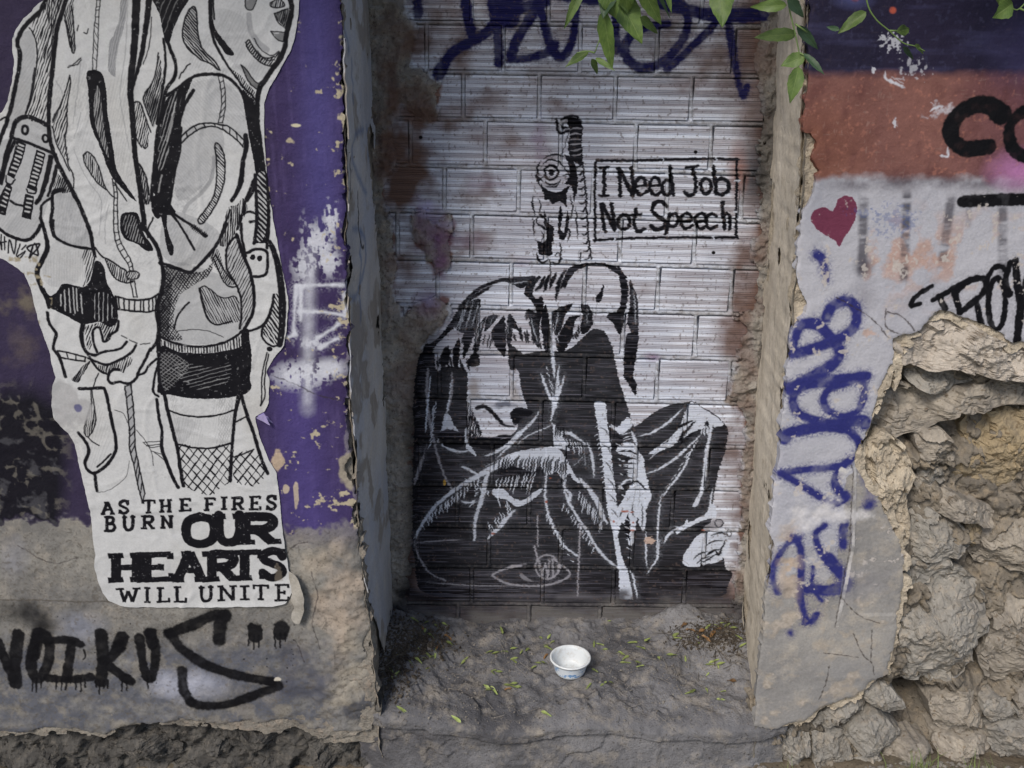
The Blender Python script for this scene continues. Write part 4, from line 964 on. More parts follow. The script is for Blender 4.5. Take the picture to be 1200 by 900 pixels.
def segl(P, Q):
    Q = P.wp(Q); D = np.full(P.X.shape, 9.)
    sl = P.box(Q, 6 * P.m)
    if sl is None: return D
    d = np.full(P.X[sl].shape, 9.)
    for a, b in zip(Q[:-1], Q[1:]): d = np.minimum(d, segdist(P.WX[sl] + .0012 * fbm(P.X[sl], P.Z[sl], f=60, o=2, s=4), P.WZ[sl], a, b)[0] / P.m)
    D[sl] = d; return D

# ================= right wall: bands, letters, heart, vertical tag =================
RIGHT = """
halo .4
soft 1.8
c BLK
s 20/18/17/16 1173,134 1160,124 1145,123 1125,132 1114,150 1118,166 1132,174 1158,172
e 1206,157 24,27 13
l 13 1128,236 1170,234 1230,233
soft 1.2
halo 0
c HEART
p 951,252 955,246 964,243 972,246 977,247 981,236 989,230 998,231 1004,240 1003,254 996,268 989,279 984,289 977,281 962,272 952,262
soft 3.6
halo 1.3
wf 1.22
c BLUE
s 9/9/8/4 957,298 963,303 967,316 969,328
s 10/12/12/12/11/10 968,372 974,360 986,353 998,355 1004,366 1001,382 988,394 970,402 948,410 929,415
s 9/11/12/13/13/12 929,414 932,396 940,381 956,380 970,392 983,408 980,422 965,434 945,444 928,455
s 14 928,455 955,447 985,446 1014,441
s 9 936,452 929,468 934,482 950,491 972,496 995,495
s 8 988,450 972,456 965,468 970,480 985,487 1004,482 1012,465 1012,450
s 13 920,514 925,508 950,502 975,497 1010,493 1014,498
s 10 935,506 965,501 992,504 1005,515 1010,528
s 8 915,555 940,551 970,548 990,544 1002,534
s 8 915,555 940,569 960,582 976,592
s 8/10/11 998,536 985,550 979,565 984,577 992,582 980,590
s 9 990,612 987,628 988,640
s 8/8/9/10 966,616 956,625 960,643 975,664 993,681
s 7 911,694 905,674 912,652 928,633 938,630
s 8 930,630 938,642 939,670 938,700 945,728
s 8 944,729 951,728 957,720
s 12/13/16 948,690 970,692 990,687
s 9 994,684 984,666 972,652
s 5 953,664 952,684 957,697 963,704
soft 7
s 6 926,741 927,743
s 9 1018,594 1020,592
c BLUE .5
s 12 1015,560 1022,575 1018,590
wf 1
soft 1.4
halo .4
c BLK
s 6 1092,335 1080,342 1070,350 1068,358 1078,356
s 7 1093,351 1108,343 1126,332 1146,325
l 7 1100,347 1108,362 | 1118,342 1125,366 | 1143,350 1150,380
s 8 1118,344 1135,330 1152,326 1155,338 1145,350 1128,364
s 7 1155,330 1163,315 1172,312 1180,318
e 1168,356 10,30 7
s 8 1184,308 1178,330 1183,345
s 9 1190,305 1192,330 1196,360 1192,398
s 10 1205,325 1197,360 1192,398
"""
def right_art(P):
    px, py = P.PX, P.PY
    n1 = fbm(P.X, P.Z, f=5, o=5, s=81); n2 = fbm(P.X, P.Z, f=36, o=4, s=82); n3 = fbm(P.X, P.Z, f=130, o=3, s=83)
    ln = fbm(P.X, P.Z * 7, f=9, o=4, s=84); lv = fbm(P.X * 6, P.Z, f=10, o=4, s=85)
    white = np.clip((np.interp(py, [500, 545, 560, 600, 640, 700, 760], [3300, 1010, 992, 990, 985, 968, 930]) - px + n2 * 8) / 2, 0, 1)
    white *= np.clip((702 + n1 * 50 - py) / 20, 0, 1) * .55 + .45 * (py < 640)
    P.whole(white * .93, srgb(178, 179, 188))
    P.whole(np.clip((n1 - .0) * 2, 0, 1) * white, srgb(160, 162, 174), .5)
    pe = np.clip((n1 * .6 + n2 * .6 - .16) * 5, 0, 1) * np.exp(-((py - 300) / 45) ** 2) * (px > 1000)
    P.whole(pe, srgb(178, 146, 132), .8)
    P.whole(np.clip((n2 - .28) * 6, 0, 1) * white * (py > 390) * .8, srgb(196, 196, 202), .5)
    # faded dark runs under the bands
    for x, y0, y1, w, sl, o in ((1012, 222, 326, 13, -.02, .75), (1063, 220, 332, 12, -.04, .8), (1115, 225, 316, 13, -.13, .75), (1175, 228, 330, 13, 0, .7), (1135, 228, 270, 8, 0, .35)):
        d = np.abs(px - x - (py - y0) * sl) / w * 2
        m = np.clip(1.5 * (1.15 - d), 0, 1) * np.clip((y1 - py) / 8, 0, 1) * np.clip((py - y0) / 10, 0, 1)
        P.whole(m * np.clip(.8 + fbm(P.X, P.Z * 6, f=14, o=4, s=93) * 1.3 + n2 * .9 - pe * .5, 0, 1), srgb(58, 56, 66), o)
    P.blob(1012, 312, 15, 17, .8, srgb(78, 76, 86), .85); P.blob(1012, 345, 22, 30, .9, srgb(126, 124, 134), .5)
    # orange band, navy top
    mo = np.clip((214 - py + n2 * 8) / 10, 0, 1)
    P.whole(mo, srgb(126, 88, 82)); P.whole(mo * np.clip((1020 - px) / 90 + n1, 0, 1) * np.clip((py - 95) / 60, 0, 1), srgb(150, 100, 78), .75)
    P.whole(mo * np.clip(n1 * 1.8 - .1, 0, 1), srgb(84, 54, 58), .75); P.whole(mo * np.clip((px - 1100) / 160, 0, .5), srgb(98, 60, 78), .9)
    P.whole(np.exp(-((py - 214) / 9) ** 2) * np.clip(.8 + n2, 0, 1) * np.clip((px - 955) / 40, 0, 1), srgb(70, 62, 72), .7)
    P.blob(1195, 200, 48, 32, .9, srgb(176, 120, 168), .95, .2, 8)
    mn = np.clip((92 - py + n2 * 5) / 11, 0, 1)
    P.whole(mn, srgb(32, 32, 56), .97); P.whole(mn * np.clip(n1 * 1.5, 0, 1), srgb(20, 21, 38), .8)
    P.whole(mn * np.clip((ln - .1) * 2, 0, 1), srgb(66, 66, 100), .5)
    P.blob(1200, 60, 60, 60, .9, srgb(66, 62, 100), .5, .4, 8); P.blob(1000, 0, 30, 14, .9, srgb(84, 90, 140), .6)
    P.blob(1046, 12, 5, 5, .4, srgb(168, 82, 66), .95); P.blob(1002, -2, 6, 5, .6, srgb(150, 70, 66), .7)
    sc = np.clip((fbm(P.X * 3.2, P.Z, f=60, o=3, s=88) - .5) * 9, 0, 1) + np.clip((fbm(P.X, P.Z * 4, f=60, o=3, s=89) - .5) * 9, 0, 1)
    P.whole(np.clip(sc, 0, 1) * np.clip(n1 * 3 + .2, 0, 1) * (mn * .06 + mo * (1 - mn) * .45), srgb(176, 152, 144), .5)
    P.whole(mo * (1 - mn) * np.clip((fbm(P.X * 1.5, P.Z, f=26, o=5, s=90) - .12) * 2.4, 0, 1), srgb(92, 58, 58), .5); P.whole(mo * (1 - mn) * np.clip((n3 - .3) * 3, 0, 1), srgb(176, 120, 104), .4)
    P.whole(mn * np.clip((n3 - .3) * 4, 0, 1), srgb(58, 58, 84), .5)
    P.op = .9; P.soft = 1.5; P.col = COLS['PALE']
    for t in ('1037,84 1038,92 1050,98 1060,103', '1045,90 1058,98', '1050,92 1060,94', '1090,130 1098,126 1106,124', '1102,126 1108,132', '1090,120 1094,124', '1101,182 1110,183 1110,172'):
        P.stroke(pts(t), 3, taper=True)
    P.blob(1023, 82, 3, 4, .3, COLS['PALE'], .8, 1.2, 160); P.blob(1047, 48, 10, 8, .4, COLS['PALE'], .7, 2.4, 170); P.blob(1049, 146, 2.4, 7, .3, COLS['PALE'], .8, 1.4, 160); P.blob(1070, 80, 12, 9, .4, COLS['PALE'], .5, 2.2, 150)
    P.blob(1100, 130, 16, 9, .5, COLS['PALE'], .6, 1.4, 70)
    P.run(RIGHT)
    P.blob(1048, 258, 16, 12, .3, srgb(56, 84, 146), .35, 3.0, 190); P.blob(1010, 249, 12, 4, .4, srgb(56, 84, 146), .3, 2.4, 190)
    # plaster laid bare again through the tags
    P.whole(np.clip((n2 * .7 + n3 * .45 - .34) * 9, 0, 1) * (py > 230), srgb(184, 178, 174), .85)
    P.whole(np.clip((n2 * .9 - .18) * 6, 0, 1) * np.clip(1.3 - np.hypot((px - 985) / 40, (py - 545) / 16), 0, 1), srgb(206, 204, 202), .95)
    P.whole(np.clip(1.5 - np.hypot((px - 955) / 46, (py - 603) / 12) + n2 * 1.4, 0, 1) * .9, srgb(202, 201, 204), .9)
    P.whole(np.clip((n2 + .1) * 5, 0, 1) * np.clip(1.2 - np.hypot((px - 925) / 16, (py - 660) / 60), 0, 1), srgb(178, 160, 142), .85)
    P.blob(1020, 390, 12, 6, .3, srgb(184, 158, 146), .8, .9, 60)
    low = np.clip((py - 690 + n1 * 40) / 14, 0, 1)
    P.whole(np.clip(1.1 - np.hypot((px - 985) / 60, (py - 690) / 26) + n1, 0, 1) * .8 * (px > 985 + (690 - py) * .1) * (py < 722), srgb(128, 128, 136), .8)
    P.whole(low * np.clip((n1 + .2) * 2, 0, 1), srgb(142, 142, 143), .6); P.whole(low * np.clip((n2 - .1) * 3, 0, 1), srgb(170, 158, 142), .5)
    for t in ('998,545 1000,560 997,600 996,640 990,670 985,700 978,735', '965,765 1005,770', '1000,742 1010,765 1022,778 1024,790', '1022,738 1020,775', '980,348 1020,372 1042,396', '1038,362 1040,385 1068,395', '1040,365 1058,372 1072,388', '985,700 1005,720 1030,730', '960,820 968,800 972,780'):
        n = segl(P, catmull(pts(t))); P.whole(np.clip(1.1 - (n + n3) / 1.0, 0, 1), srgb(54, 46, 42), .8)
    P.whole(np.clip((np.abs(px - np.interp(py, [540, 640, 740], [1003, 1000, 980])) < 2) * (n2 + .5) * 2, 0, 1) * ((py > 545) & (py < 735)), srgb(200, 198, 198), .8)
# ------------------------------------------------------------------ materials
def node(nt, t, **kw):
    n = nt.nodes.new(t)
    for k, v in kw.items(): setattr(n, k, v)
    return n
def inp(nt, sock, v):
    if hasattr(v, 'is_linked') or isinstance(v, bpy.types.NodeSocket): nt.links.new(v, sock)
    else: sock.default_value = v
def rgba(c): return (float(c[0]), float(c[1]), float(c[2]), 1.0)
def noise_n(nt, co, scale, detail=5, rough=.6, sc=(1, 1, 1)):
    if sc != (1, 1, 1):
        m = node(nt, 'ShaderNodeMapping'); m.inputs['Scale'].default_value = sc; nt.links.new(co, m.inputs['Vector']); co = m.outputs['Vector']
    n = node(nt, 'ShaderNodeTexNoise'); n.inputs['Scale'].default_value = scale; n.inputs['Detail'].default_value = detail; n.inputs['Roughness'].default_value = rough
    nt.links.new(co, n.inputs['Vector']); return n.outputs['Fac']
def ramp_n(nt, f, a, b):
    r = node(nt, 'ShaderNodeMapRange'); r.clamp = True
    r.inputs['From Min'].default_value = a; r.inputs['From Max'].default_value = b; nt.links.new(f, r.inputs['Value']); return r.outputs['Result']
def mix_n(nt, f, a, b, mode='MIX'):
    m = node(nt, 'ShaderNodeMix'); m.data_type = 'RGBA'; m.blend_type = mode; m.clamp_factor = True
    inp(nt, m.inputs[0], f); inp(nt, m.inputs[6], a if not isinstance(a, np.ndarray) else rgba(a)); inp(nt, m.inputs[7], b if not isinstance(b, np.ndarray) else rgba(b)); return m.outputs[2]
def math_n(nt, op, a, b):
    m = node(nt, 'ShaderNodeMath'); m.operation = op; inp(nt, m.inputs[0], a); inp(nt, m.inputs[1], b); return m.outputs[0]
def new_mat(name):
    m = bpy.data.materials.new(name); m.use_nodes = True; return m, m.node_tree, m.node_tree.nodes['Principled BSDF']
def rough_mat(name, c1, c2, c3, sc=6, grit=150, bump=.5, dist=.004, paint=None, rough=.92, speck=None, rand=.0, objco=False, paint_bump=True, stretch=(1, 1, 1)):
    """mineral surface: three mottled colours, pores, grit bump; an optional paint layer lying on the wall plane"""
    m, nt, bs = new_mat(name)
    if objco: co = node(nt, 'ShaderNodeTexCoord').outputs['Object']
    else: co = node(nt, 'ShaderNodeNewGeometry').outputs['Position']
    n1 = noise_n(nt, co, sc, 6, .62, stretch); n2 = noise_n(nt, co, sc * 4.3, 5, .65); n3 = noise_n(nt, co, grit, 3, .6)
    col = mix_n(nt, ramp_n(nt, n1, .36, .64), c1, c2)
    col = mix_n(nt, math_n(nt, 'MULTIPLY', ramp_n(nt, n2, .5, .72), .75), col, c3)
    if speck is not None:
        col = mix_n(nt, math_n(nt, 'MULTIPLY', ramp_n(nt, noise_n(nt, co, grit * .8, 2, .5), .62, .7), .7), col, speck)
    col = mix_n(nt, .5, col, mix_n(nt, 1.0, col, mix_n(nt, n3, np.array([.45] * 3), np.array([1.5] * 3)), 'MULTIPLY'))
    if rand:
        oi = node(nt, 'ShaderNodeObjectInfo').outputs['Random']; h = node(nt, 'ShaderNodeHueSaturation')
        inp(nt, h.inputs['Value'], math_n(nt, 'ADD', math_n(nt, 'MULTIPLY', oi, rand), 1 - rand / 2)); nt.links.new(col, h.inputs['Color']); col = h.outputs['Color']
    ht = math_n(nt, 'ADD', math_n(nt, 'MULTIPLY', n3, .55), math_n(nt, 'MULTIPLY', n2, 1.0))
    if paint is not None:
        P, im = paint
        g = node(nt, 'ShaderNodeNewGeometry'); mp = node(nt, 'ShaderNodeSeparateXYZ'); nt.links.new(g.outputs['Position'], mp.inputs[0])
        u = math_n(nt, 'DIVIDE', math_n(nt, 'SUBTRACT', mp.outputs[P.axis], float(P.x0)), float(P.w / P.res))
        v = math_n(nt, 'DIVIDE', math_n(nt, 'SUBTRACT', mp.outputs[2], float(P.z0)), float(P.h / P.res))
        cb = node(nt, 'ShaderNodeCombineXYZ'); nt.links.new(u, cb.inputs[0]); nt.links.new(v, cb.inputs[1])
        tx = node(nt, 'ShaderNodeTexImage'); tx.image = im; tx.extension = 'EXTEND'; tx.interpolation = 'Cubic'; nt.links.new(cb.outputs[0], tx.inputs['Vector'])
        pc = mix_n(nt, .35, tx.outputs['Color'], mix_n(nt, 1.0, tx.outputs['Color'], mix_n(nt, n3, np.array([.5] * 3), np.array([1.5] * 3)), 'MULTIPLY'))
        col = mix_n(nt, tx.outputs['Alpha'], col, pc)
        rg = math_n(nt, 'SUBTRACT', rough, math_n(nt, 'MULTIPLY', tx.outputs['Alpha'], .22)); nt.links.new(rg, bs.inputs['Roughness'])
    else: bs.inputs['Roughness'].default_value = rough
    bs.inputs['Specular IOR Level'].default_value = .16
    nt.links.new(col, bs.inputs['Base Color'])
    b = node(nt, 'ShaderNodeBump'); b.inputs['Strength'].default_value = bump; b.inputs['Distance'].default_value = dist
    nt.links.new(ht, b.inputs['Height']); nt.links.new(b.outputs[0], bs.inputs['Normal'])
    return m

# ------------------------------------------------------------------ mesh helpers
def mk_mesh(name, V, F, mat=None, smooth=True):
    me = bpy.data.meshes.new(name); V = np.asarray(V, np.float32)
    if isinstance(F, np.ndarray):
        n, k = F.shape
        me.vertices.add(len(V)); me.vertices.foreach_set('co', V.ravel())
        me.loops.add(n * k); me.loops.foreach_set('vertex_index', F.astype(np.int32).ravel())
        me.polygons.add(n); me.polygons.foreach_set('loop_start', (np.arange(n) * k).astype(np.int32))
        me.update(calc_edges=True); me.validate()
    else: me.from_pydata(V.tolist(), [], F)
    if smooth: me.polygons.foreach_set('use_smooth', np.ones(len(me.polygons), bool))
    if mat: me.materials.append(mat)
    me.update(); return me
def link(name, me, parent=None):
    o = bpy.data.objects.new(name, me); COL.objects.link(o)
    if parent: o.parent = parent
    return o
def tag(o, label=None, cat=None, group=None, kind=None):
    if label: o['label'] = label
    if cat: o['category'] = cat
    if group: o['group'] = group
    if kind: o['kind'] = kind
    return o
def thing(name, label, cat, loc=(0, 0, 0), group=None):
    o = bpy.data.objects.new(name, None); COL.objects.link(o); o.location = loc; o.empty_display_size = .1
    return tag(o, label, cat, group)
def settle(o, parent):
    """parent a mesh modelled in world coordinates to a thing whose base stands elsewhere"""
    o.parent = parent; o.matrix_parent_inverse = Matrix.Translation(-Vector(parent.location)); return o

def sheet(name, poly, Y, step, relief, mat, parent=None, ragged=.004, rf=25, thick=.02, smooth_poly=True, seed=0, grow=0.0):
    """wall coat: outline (survey pixels) on plane Y, broken edge, real relief towards the street, returned thickness at its edges"""
    P = catmull(np.array(poly, float), True, 4) if smooth_poly else np.array(poly, float)
    x, z = wall_pt(P[:, 0], P[:, 1], Y); Q = np.stack([x, z], 1)
    nx = int((x.max() - x.min() + 4 * step) / step) + 1; nz = int((z.max() - z.min() + 4 * step) / step) + 1
    X, Z = np.meshgrid(x.min() - 2 * step + np.arange(nx) * step, z.min() - 2 * step + np.arange(nz) * step)
    # narrow-band distance: coarse everywhere, that is enough for the contour
    D = poly_sdf(X, Z, Q) + ragged * (fbm(X, Z, f=rf, o=4, s=100 + seed) * 1.8 + (.5 if grow == 0 else 0) * vnoise(X * 110, Z * 110, s=105 + seed) + (.75 * facet(X, Z, 34, 900 + seed) if ragged > .0025 else 0)) - grow
    C = (D[:-1, :-1] + D[1:, :-1] + D[:-1, 1:] + D[1:, 1:]) / 4
    keep = C < 0
    gz, gx = np.gradient(D, step); gl = np.hypot(gx, gz) + 1e-9
    used = np.zeros(D.shape, int)
    for a in (0, 1):
        for b in (0, 1): used[a:nz - 1 + a, b:nx - 1 + b] += keep
    edge = (used > 0) & (used < 4)
    mv = np.where(edge, np.clip(-D / gl, -.8 * step, .8 * step), 0)
    X2, Z2 = X + mv * gx / gl, Z + mv * gz / gl
    R = relief(X, Z, -D)
    idx = -np.ones(D.shape, int); idx[used > 0] = np.arange((used > 0).sum())
    V = np.stack([X2[used > 0], (Y - R)[used > 0], Z2[used > 0]], 1)
    j, i = np.nonzero(keep)
    F = np.stack([idx[j, i], idx[j, i + 1], idx[j + 1, i + 1], idx[j + 1, i]], 1)
    # returned edge
    E = np.concatenate([F[:, [0, 1]], F[:, [1, 2]], F[:, [2, 3]], F[:, [3, 0]]])
    key = np.sort(E, 1); k = key[:, 0] * len(V) + key[:, 1]; u, inv, cnt = np.unique(k, return_inverse=True, return_counts=True)
    B = E[cnt[inv] == 1]
    bv = np.unique(B); front = V[bv].copy(); back = V[bv].copy(); back[:, 1] += thick + .25 * thick * vnoise(back[:, 0] * 60, back[:, 2] * 60, s=seed)
    back[:, 0] += .3 * thick * vnoise(back[:, 0] * 90, back[:, 2] * 90, s=seed + 1)
    mp = -np.ones(len(V), int); mp[bv] = len(V) + np.arange(len(bv)); nb = len(bv)
    S = np.stack([mp[B[:, 1]], mp[B[:, 0]], mp[B[:, 0]] + nb, mp[B[:, 1]] + nb], 1)
    me = mk_mesh(name, np.vstack([V, front, back]), np.vstack([F, S]), mat)
    o = link(name, me)
    if parent: settle(o, parent)
    return o

def curve_wall(lst, Y):
    p = np.array(lst, float); x, z = wall_pt(p[:, 0], p[:, 1], Y); o = np.argsort(z); return z[o], x[o]
def reveal(name, front, back, y0, y1, z0, z1, step, mat, parent, side, keepfn=None, amp=.003, off=0.0, seed=0, bite=0):
    zf, xf = curve_wall(front, YF); zb, xb = curve_wall(back, YB)
    nz = int((z1 - z0) / step); nt = int((y1 - y0) / step) + 1
    T, Z = np.meshgrid(np.linspace(0, 1, nt), np.linspace(z0, z1, nz))
    Yv = y0 + T * (y1 - y0); t = (Yv - YF) / (YB - YF)
    X = np.interp(Z, zf, xf) * (1 - t) + np.interp(Z, zb, xb) * t - side * off
    X = X + amp * fbm(Yv, Z, f=14, o=5, s=200 + seed) + .005 * fbm(Z, Z * 0 + 1, f=5, o=4, s=210) * (1 - t) + .002 * (vnoise(Z * 60, Z * 0, s=211)) * (1 - t)
    # worn arris
    X = X - side * .008 * np.exp(-((Yv - y0) / .008))
    V = np.stack([X, Yv, Z], -1).reshape(-1, 3)
    keep = np.ones((nz - 1, nt - 1), bool)
    if keepfn is not None: keep = keepfn((Yv[:-1, :-1] + Yv[1:, 1:]) / 2, (Z[:-1, :-1] + Z[1:, 1:]) / 2)
    if bite:
        Yc, Zc = (Yv[:-1, :-1] + Yv[1:, 1:]) / 2, (Z[:-1, :-1] + Z[1:, 1:]) / 2
        e1 = (Yc - y0) / .02; e2 = (y1 - Yc) / .03; nn = fbm(Yc, Zc, f=9, o=5, s=220 + seed) * bite
        keep &= (np.minimum(e1, e2) > nn * 4 + .1 * vnoise(Zc * 90, Yc * 90, s=3)) & (nn < .62 * bite)
    j, i = np.nonzero(keep); a = j * nt + i
    F = np.stack([a, a + 1, a + nt + 1, a + nt], 1)
    if side > 0: F = F[:, ::-1]
    o = link(name, mk_mesh(name, V, F, mat)); settle(o, parent); return o

def stone(name, poly, y, bulge, mat, parent, seed, thick=.07, tilt=(0, 0), rough=.006, n=64, rings=15):
    """broken stone bedded in the wall: ragged outline, cleavage facets cut by random planes, pitted surface"""
    P = np.array(poly, float); P = catmull(P, True, 2); x, z = wall_pt(P[:, 0], P[:, 1], y); Q = np.stack([x, z], 1)
    L = np.r_[0, np.cumsum(np.hypot(*np.diff(np.vstack([Q, Q[0]]), axis=0).T))]; t = np.linspace(0, L[-1], n, endpoint=False)
    Qc = np.vstack([Q, Q[0]]); Q = np.stack([np.interp(t, L, Qc[:, 0]), np.interp(t, L, Qc[:, 1])], 1)
    c = Q.mean(0); size = np.hypot(*(Q - c).T).mean()
    Q = c + (Q - c) * (1 + .17 * fbm(Q[:, 0], Q[:, 1], f=24, o=5, s=330 + seed))[:, None]
    r = random.Random(seed); pl = [(0, 0, bulge)]
    for _ in range(9):
        a = r.uniform(0, 6.283); sl = r.uniform(.25, 1.1); pl.append((-math.cos(a) * sl, -math.sin(a) * sl, bulge * r.uniform(.75, 1.1) + sl * size * r.uniform(.12, .55)))
    V = []
    for k in range(rings):
        q = c + (Q - c) * (0.03 + .97 * (k / (rings - 1)) ** .85)
        fx, fz = q[:, 0], q[:, 1]; wx = .006 * fbm(fx, fz, f=40, o=2, s=340 + seed)
        d = np.min([aa * (fx - c[0] + wx) + bb * (fz - c[1] + wx) + cc for aa, bb, cc in pl], 0)
        d = np.maximum(d, -bulge * .6) + rough * .35 * fbm(fx, fz, f=16, o=6, s=310 + seed, gain=.6) + rough * .95 * facet(fx, fz, 19, 730 + seed) + rough * .2 * facet(fx, fz, 48, 830 + seed) - rough * .7 * np.clip(fbm(fx, fz, f=11, o=4, s=315 + seed, ridge=True) - .3, 0, 1) + rough * .5 * fbm(fx, fz, f=110, o=3, s=320 + seed) + tilt[0] * (fx - c[0]) + tilt[1] * (fz - c[1])
        V.append(np.stack([fx, y - d, fz], 1))
    base = V[-1]
    for kk, (s, b) in enumerate(((1.0, .012), (.985, .03), (.95, thick))):
        q = c + (Q - c) * s + .004 * np.stack([vnoise(base[:, 0] * 70, base[:, 2] * 70 + kk, s=seed), vnoise(base[:, 0] * 70 + 9, base[:, 2] * 70, s=seed)], 1)
        V.append(np.stack([q[:, 0], base[:, 1] + b, q[:, 1]], 1))
    m = len(V); V = np.vstack(V); A = []
    for k in range(m - 1):
        for i in range(n): A.append((k * n + i, k * n + (i + 1) % n, (k + 1) * n + (i + 1) % n, (k + 1) * n + i))
    A.append(tuple(range(n))[::-1])
    o = link(name, mk_mesh(name, V, A, mat, smooth=False))
    if parent: settle(o, parent)
    return o

# ------------------------------------------------------------------ paint layers
import time; _t0 = time.time()
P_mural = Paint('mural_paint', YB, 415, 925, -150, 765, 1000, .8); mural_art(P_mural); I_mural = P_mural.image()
P_left = Paint('left_paint', YF, -70, 452, -150, 880, 900, .9); left_art(P_left); I_left = P_left.image()
P_right = Paint('right_paint', YF, 880, 1260, -150, 880, 900, .9); right_art(P_right); I_right = P_right.image()
P_post = Paint('pasteup_ink', YF, -70, 362, -80, 745, 1250, .45); poster_art(P_post); I_post = P_post.image()
print('paint', time.time() - _t0)

M_PL = rough_mat('left plaster', srgb(138, 136, 131), srgb(112, 111, 110), srgb(152, 146, 137), 5, 170, .55, .004, (P_left, I_left))
M_PR = rough_mat('right plaster', srgb(156, 154, 151), srgb(132, 131, 131), srgb(176, 168, 156), 5, 170, .5, .004, (P_right, I_right))
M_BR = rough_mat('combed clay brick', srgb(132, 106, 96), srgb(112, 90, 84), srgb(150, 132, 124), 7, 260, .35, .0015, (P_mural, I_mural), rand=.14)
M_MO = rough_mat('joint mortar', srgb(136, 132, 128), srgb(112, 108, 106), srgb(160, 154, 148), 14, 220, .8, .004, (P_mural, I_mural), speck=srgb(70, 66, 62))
M_SM = rough_mat('splashed cement', srgb(156, 152, 146), srgb(124, 120, 115), srgb(168, 158, 146), 12, 190, .9, .006, None, speck=srgb(80, 74, 66))
M_SMP = rough_mat('splashed cement with paint', srgb(156, 152, 146), srgb(124, 120, 115), srgb(168, 158, 146), 12, 190, .9, .006, (P_mural, I_mural), speck=srgb(80, 74, 66))
LFRONT = [(396, -150), (397, 0), (402, 150), (404, 300), (407, 400), (410, 480), (417, 600), (426, 680), (434, 745), (440, 800), (446, 900)]
LBACK = [(424, -150), (432, 0), (440, 150), (446, 300), (450, 400), (455, 520), (459, 620), (461, 700), (464, 800)]
def on_reveal(P):
    f = np.interp(P[:, 1], [p[1] for p in LFRONT], [p[0] for p in LFRONT]); b = np.interp(P[:, 1], [p[1] for p in LBACK], [p[0] for p in LBACK])
    y = YF + np.clip((P[:, 0] - f) / (b - f), 0, 1) * (YB - YF); z = np.array([float(wall_pt(q[0], q[1], yy)[1]) for q, yy in zip(P, y)])
    return np.stack([y, z], 1)
P_rev = Paint('reveal_paint', YF, 0, 10, -150, 880, 900, 1.5, on_reveal)
P_rev.whole(np.clip((fbm(P_rev.X, P_rev.Z, f=5, o=4, s=77) + .1) * 2, 0, 1), srgb(150, 164, 190), .45)  # mottled blue tint, the sky's light painted into the reveal colour
P_rev.whole(np.clip((P_rev.Z - .3) * -3 + 1.2 * fbm(P_rev.X, P_rev.Z, f=4, o=5, s=79), 0, 1), srgb(150, 146, 140), .7)
P_rev.whole(np.clip((fbm(P_rev.X, P_rev.Z, f=12, o=5, s=80) - .12) * 8, 0, 1), srgb(140, 134, 126), .75)
P_rev.whole(np.clip((fbm(P_rev.X * 3, P_rev.Z, f=14, o=4, s=78) - .2) * 5, 0, 1), srgb(190, 190, 188), .4)
P_rev.soft = 10; P_rev.col = srgb(74, 104, 150); P_rev.op = .75
for t in ('424,152 414,158 411,175 415,200 424,218 428,226', '428,150 432,165 431,185', '412,268 420,270 427,285 426,310 422,330 418,345 408,352', '421,272 421,374', '404,20 408,60', '412,70 413,120'): P_rev.stroke(pts(t), 5)
P_rev.soft = 3; P_rev.col = COLS['K']; P_rev.op = .95
for t in ('410,185 410,232', '418,226 419,270 422,288 425,290'): P_rev.stroke(pts(t), 4)
I_rev = P_rev.image()
M_RL = rough_mat('skylight-tinted reveal', srgb(196, 198, 202), srgb(172, 172, 174), srgb(200, 196, 188), 6, 160, .6, .005, (P_rev, I_rev), stretch=(1, 1, .35))
M_RR = rough_mat('cream reveal', srgb(216, 208, 194), srgb(194, 185, 170), srgb(156, 146, 131), 7, 160, .6, .005, stretch=(1, 1, .3))
M_CO = rough_mat('crumbling lime mortar', srgb(200, 189, 170), srgb(174, 163, 146), srgb(150, 142, 130), 18, 170, .9, .007, speck=srgb(96, 84, 70))
M_CL = rough_mat('grey crumbling mortar', srgb(150, 145, 136), srgb(120, 116, 110), srgb(160, 146, 132), 14, 170, .9, .007, speck=srgb(70, 64, 58))
M_EA = rough_mat('rubble filling', srgb(140, 132, 120), srgb(104, 99, 92), srgb(158, 144, 124), 10, 120, 1.0, .008, speck=srgb(56, 50, 44))
M_ED = rough_mat('dirty wall footing', srgb(98, 96, 93), srgb(68, 67, 66), srgb(114, 109, 102), 12, 120, 1.0, .008, speck=srgb(40, 36, 32))
M_ST = rough_mat('tan limestone', srgb(168, 160, 148), srgb(142, 136, 128), srgb(120, 116, 111), 9, 110, .9, .006, rand=.22, speck=srgb(110, 96, 78))
M_SG = rough_mat('grey limestone', srgb(154, 151, 145), srgb(130, 127, 122), srgb(166, 155, 140), 9, 110, .9, .006, rand=.2, speck=srgb(90, 86, 80))
M_SP = rough_mat('pale render lip', srgb(192, 184, 174), srgb(172, 164, 154), srgb(156, 148, 138), 9, 130, .9, .006, speck=srgb(126, 116, 104))
M_SY = rough_mat('yellow stone', srgb(164, 148, 120), srgb(138, 127, 108), srgb(118, 111, 100), 9, 90, 1.0, .008, rand=.1, speck=srgb(104, 88, 66))
M_LE = rough_mat('ledge cement', srgb(128, 128, 131), srgb(84, 84, 88), srgb(154, 147, 137), 5, 210, 1.0, .006, speck=srgb(70, 66, 62))
M_PA = rough_mat('paste-up paper', srgb(186, 188, 190), srgb(180, 182, 186), srgb(176, 176, 172), 3, 260, .15, .0012, (P_post, I_post), rough=.8)
M_FL = rough_mat('torn paper backing', srgb(170, 166, 158), srgb(150, 146, 138), srgb(180, 176, 170), 20, 260, .2, .0015, rough=.85)

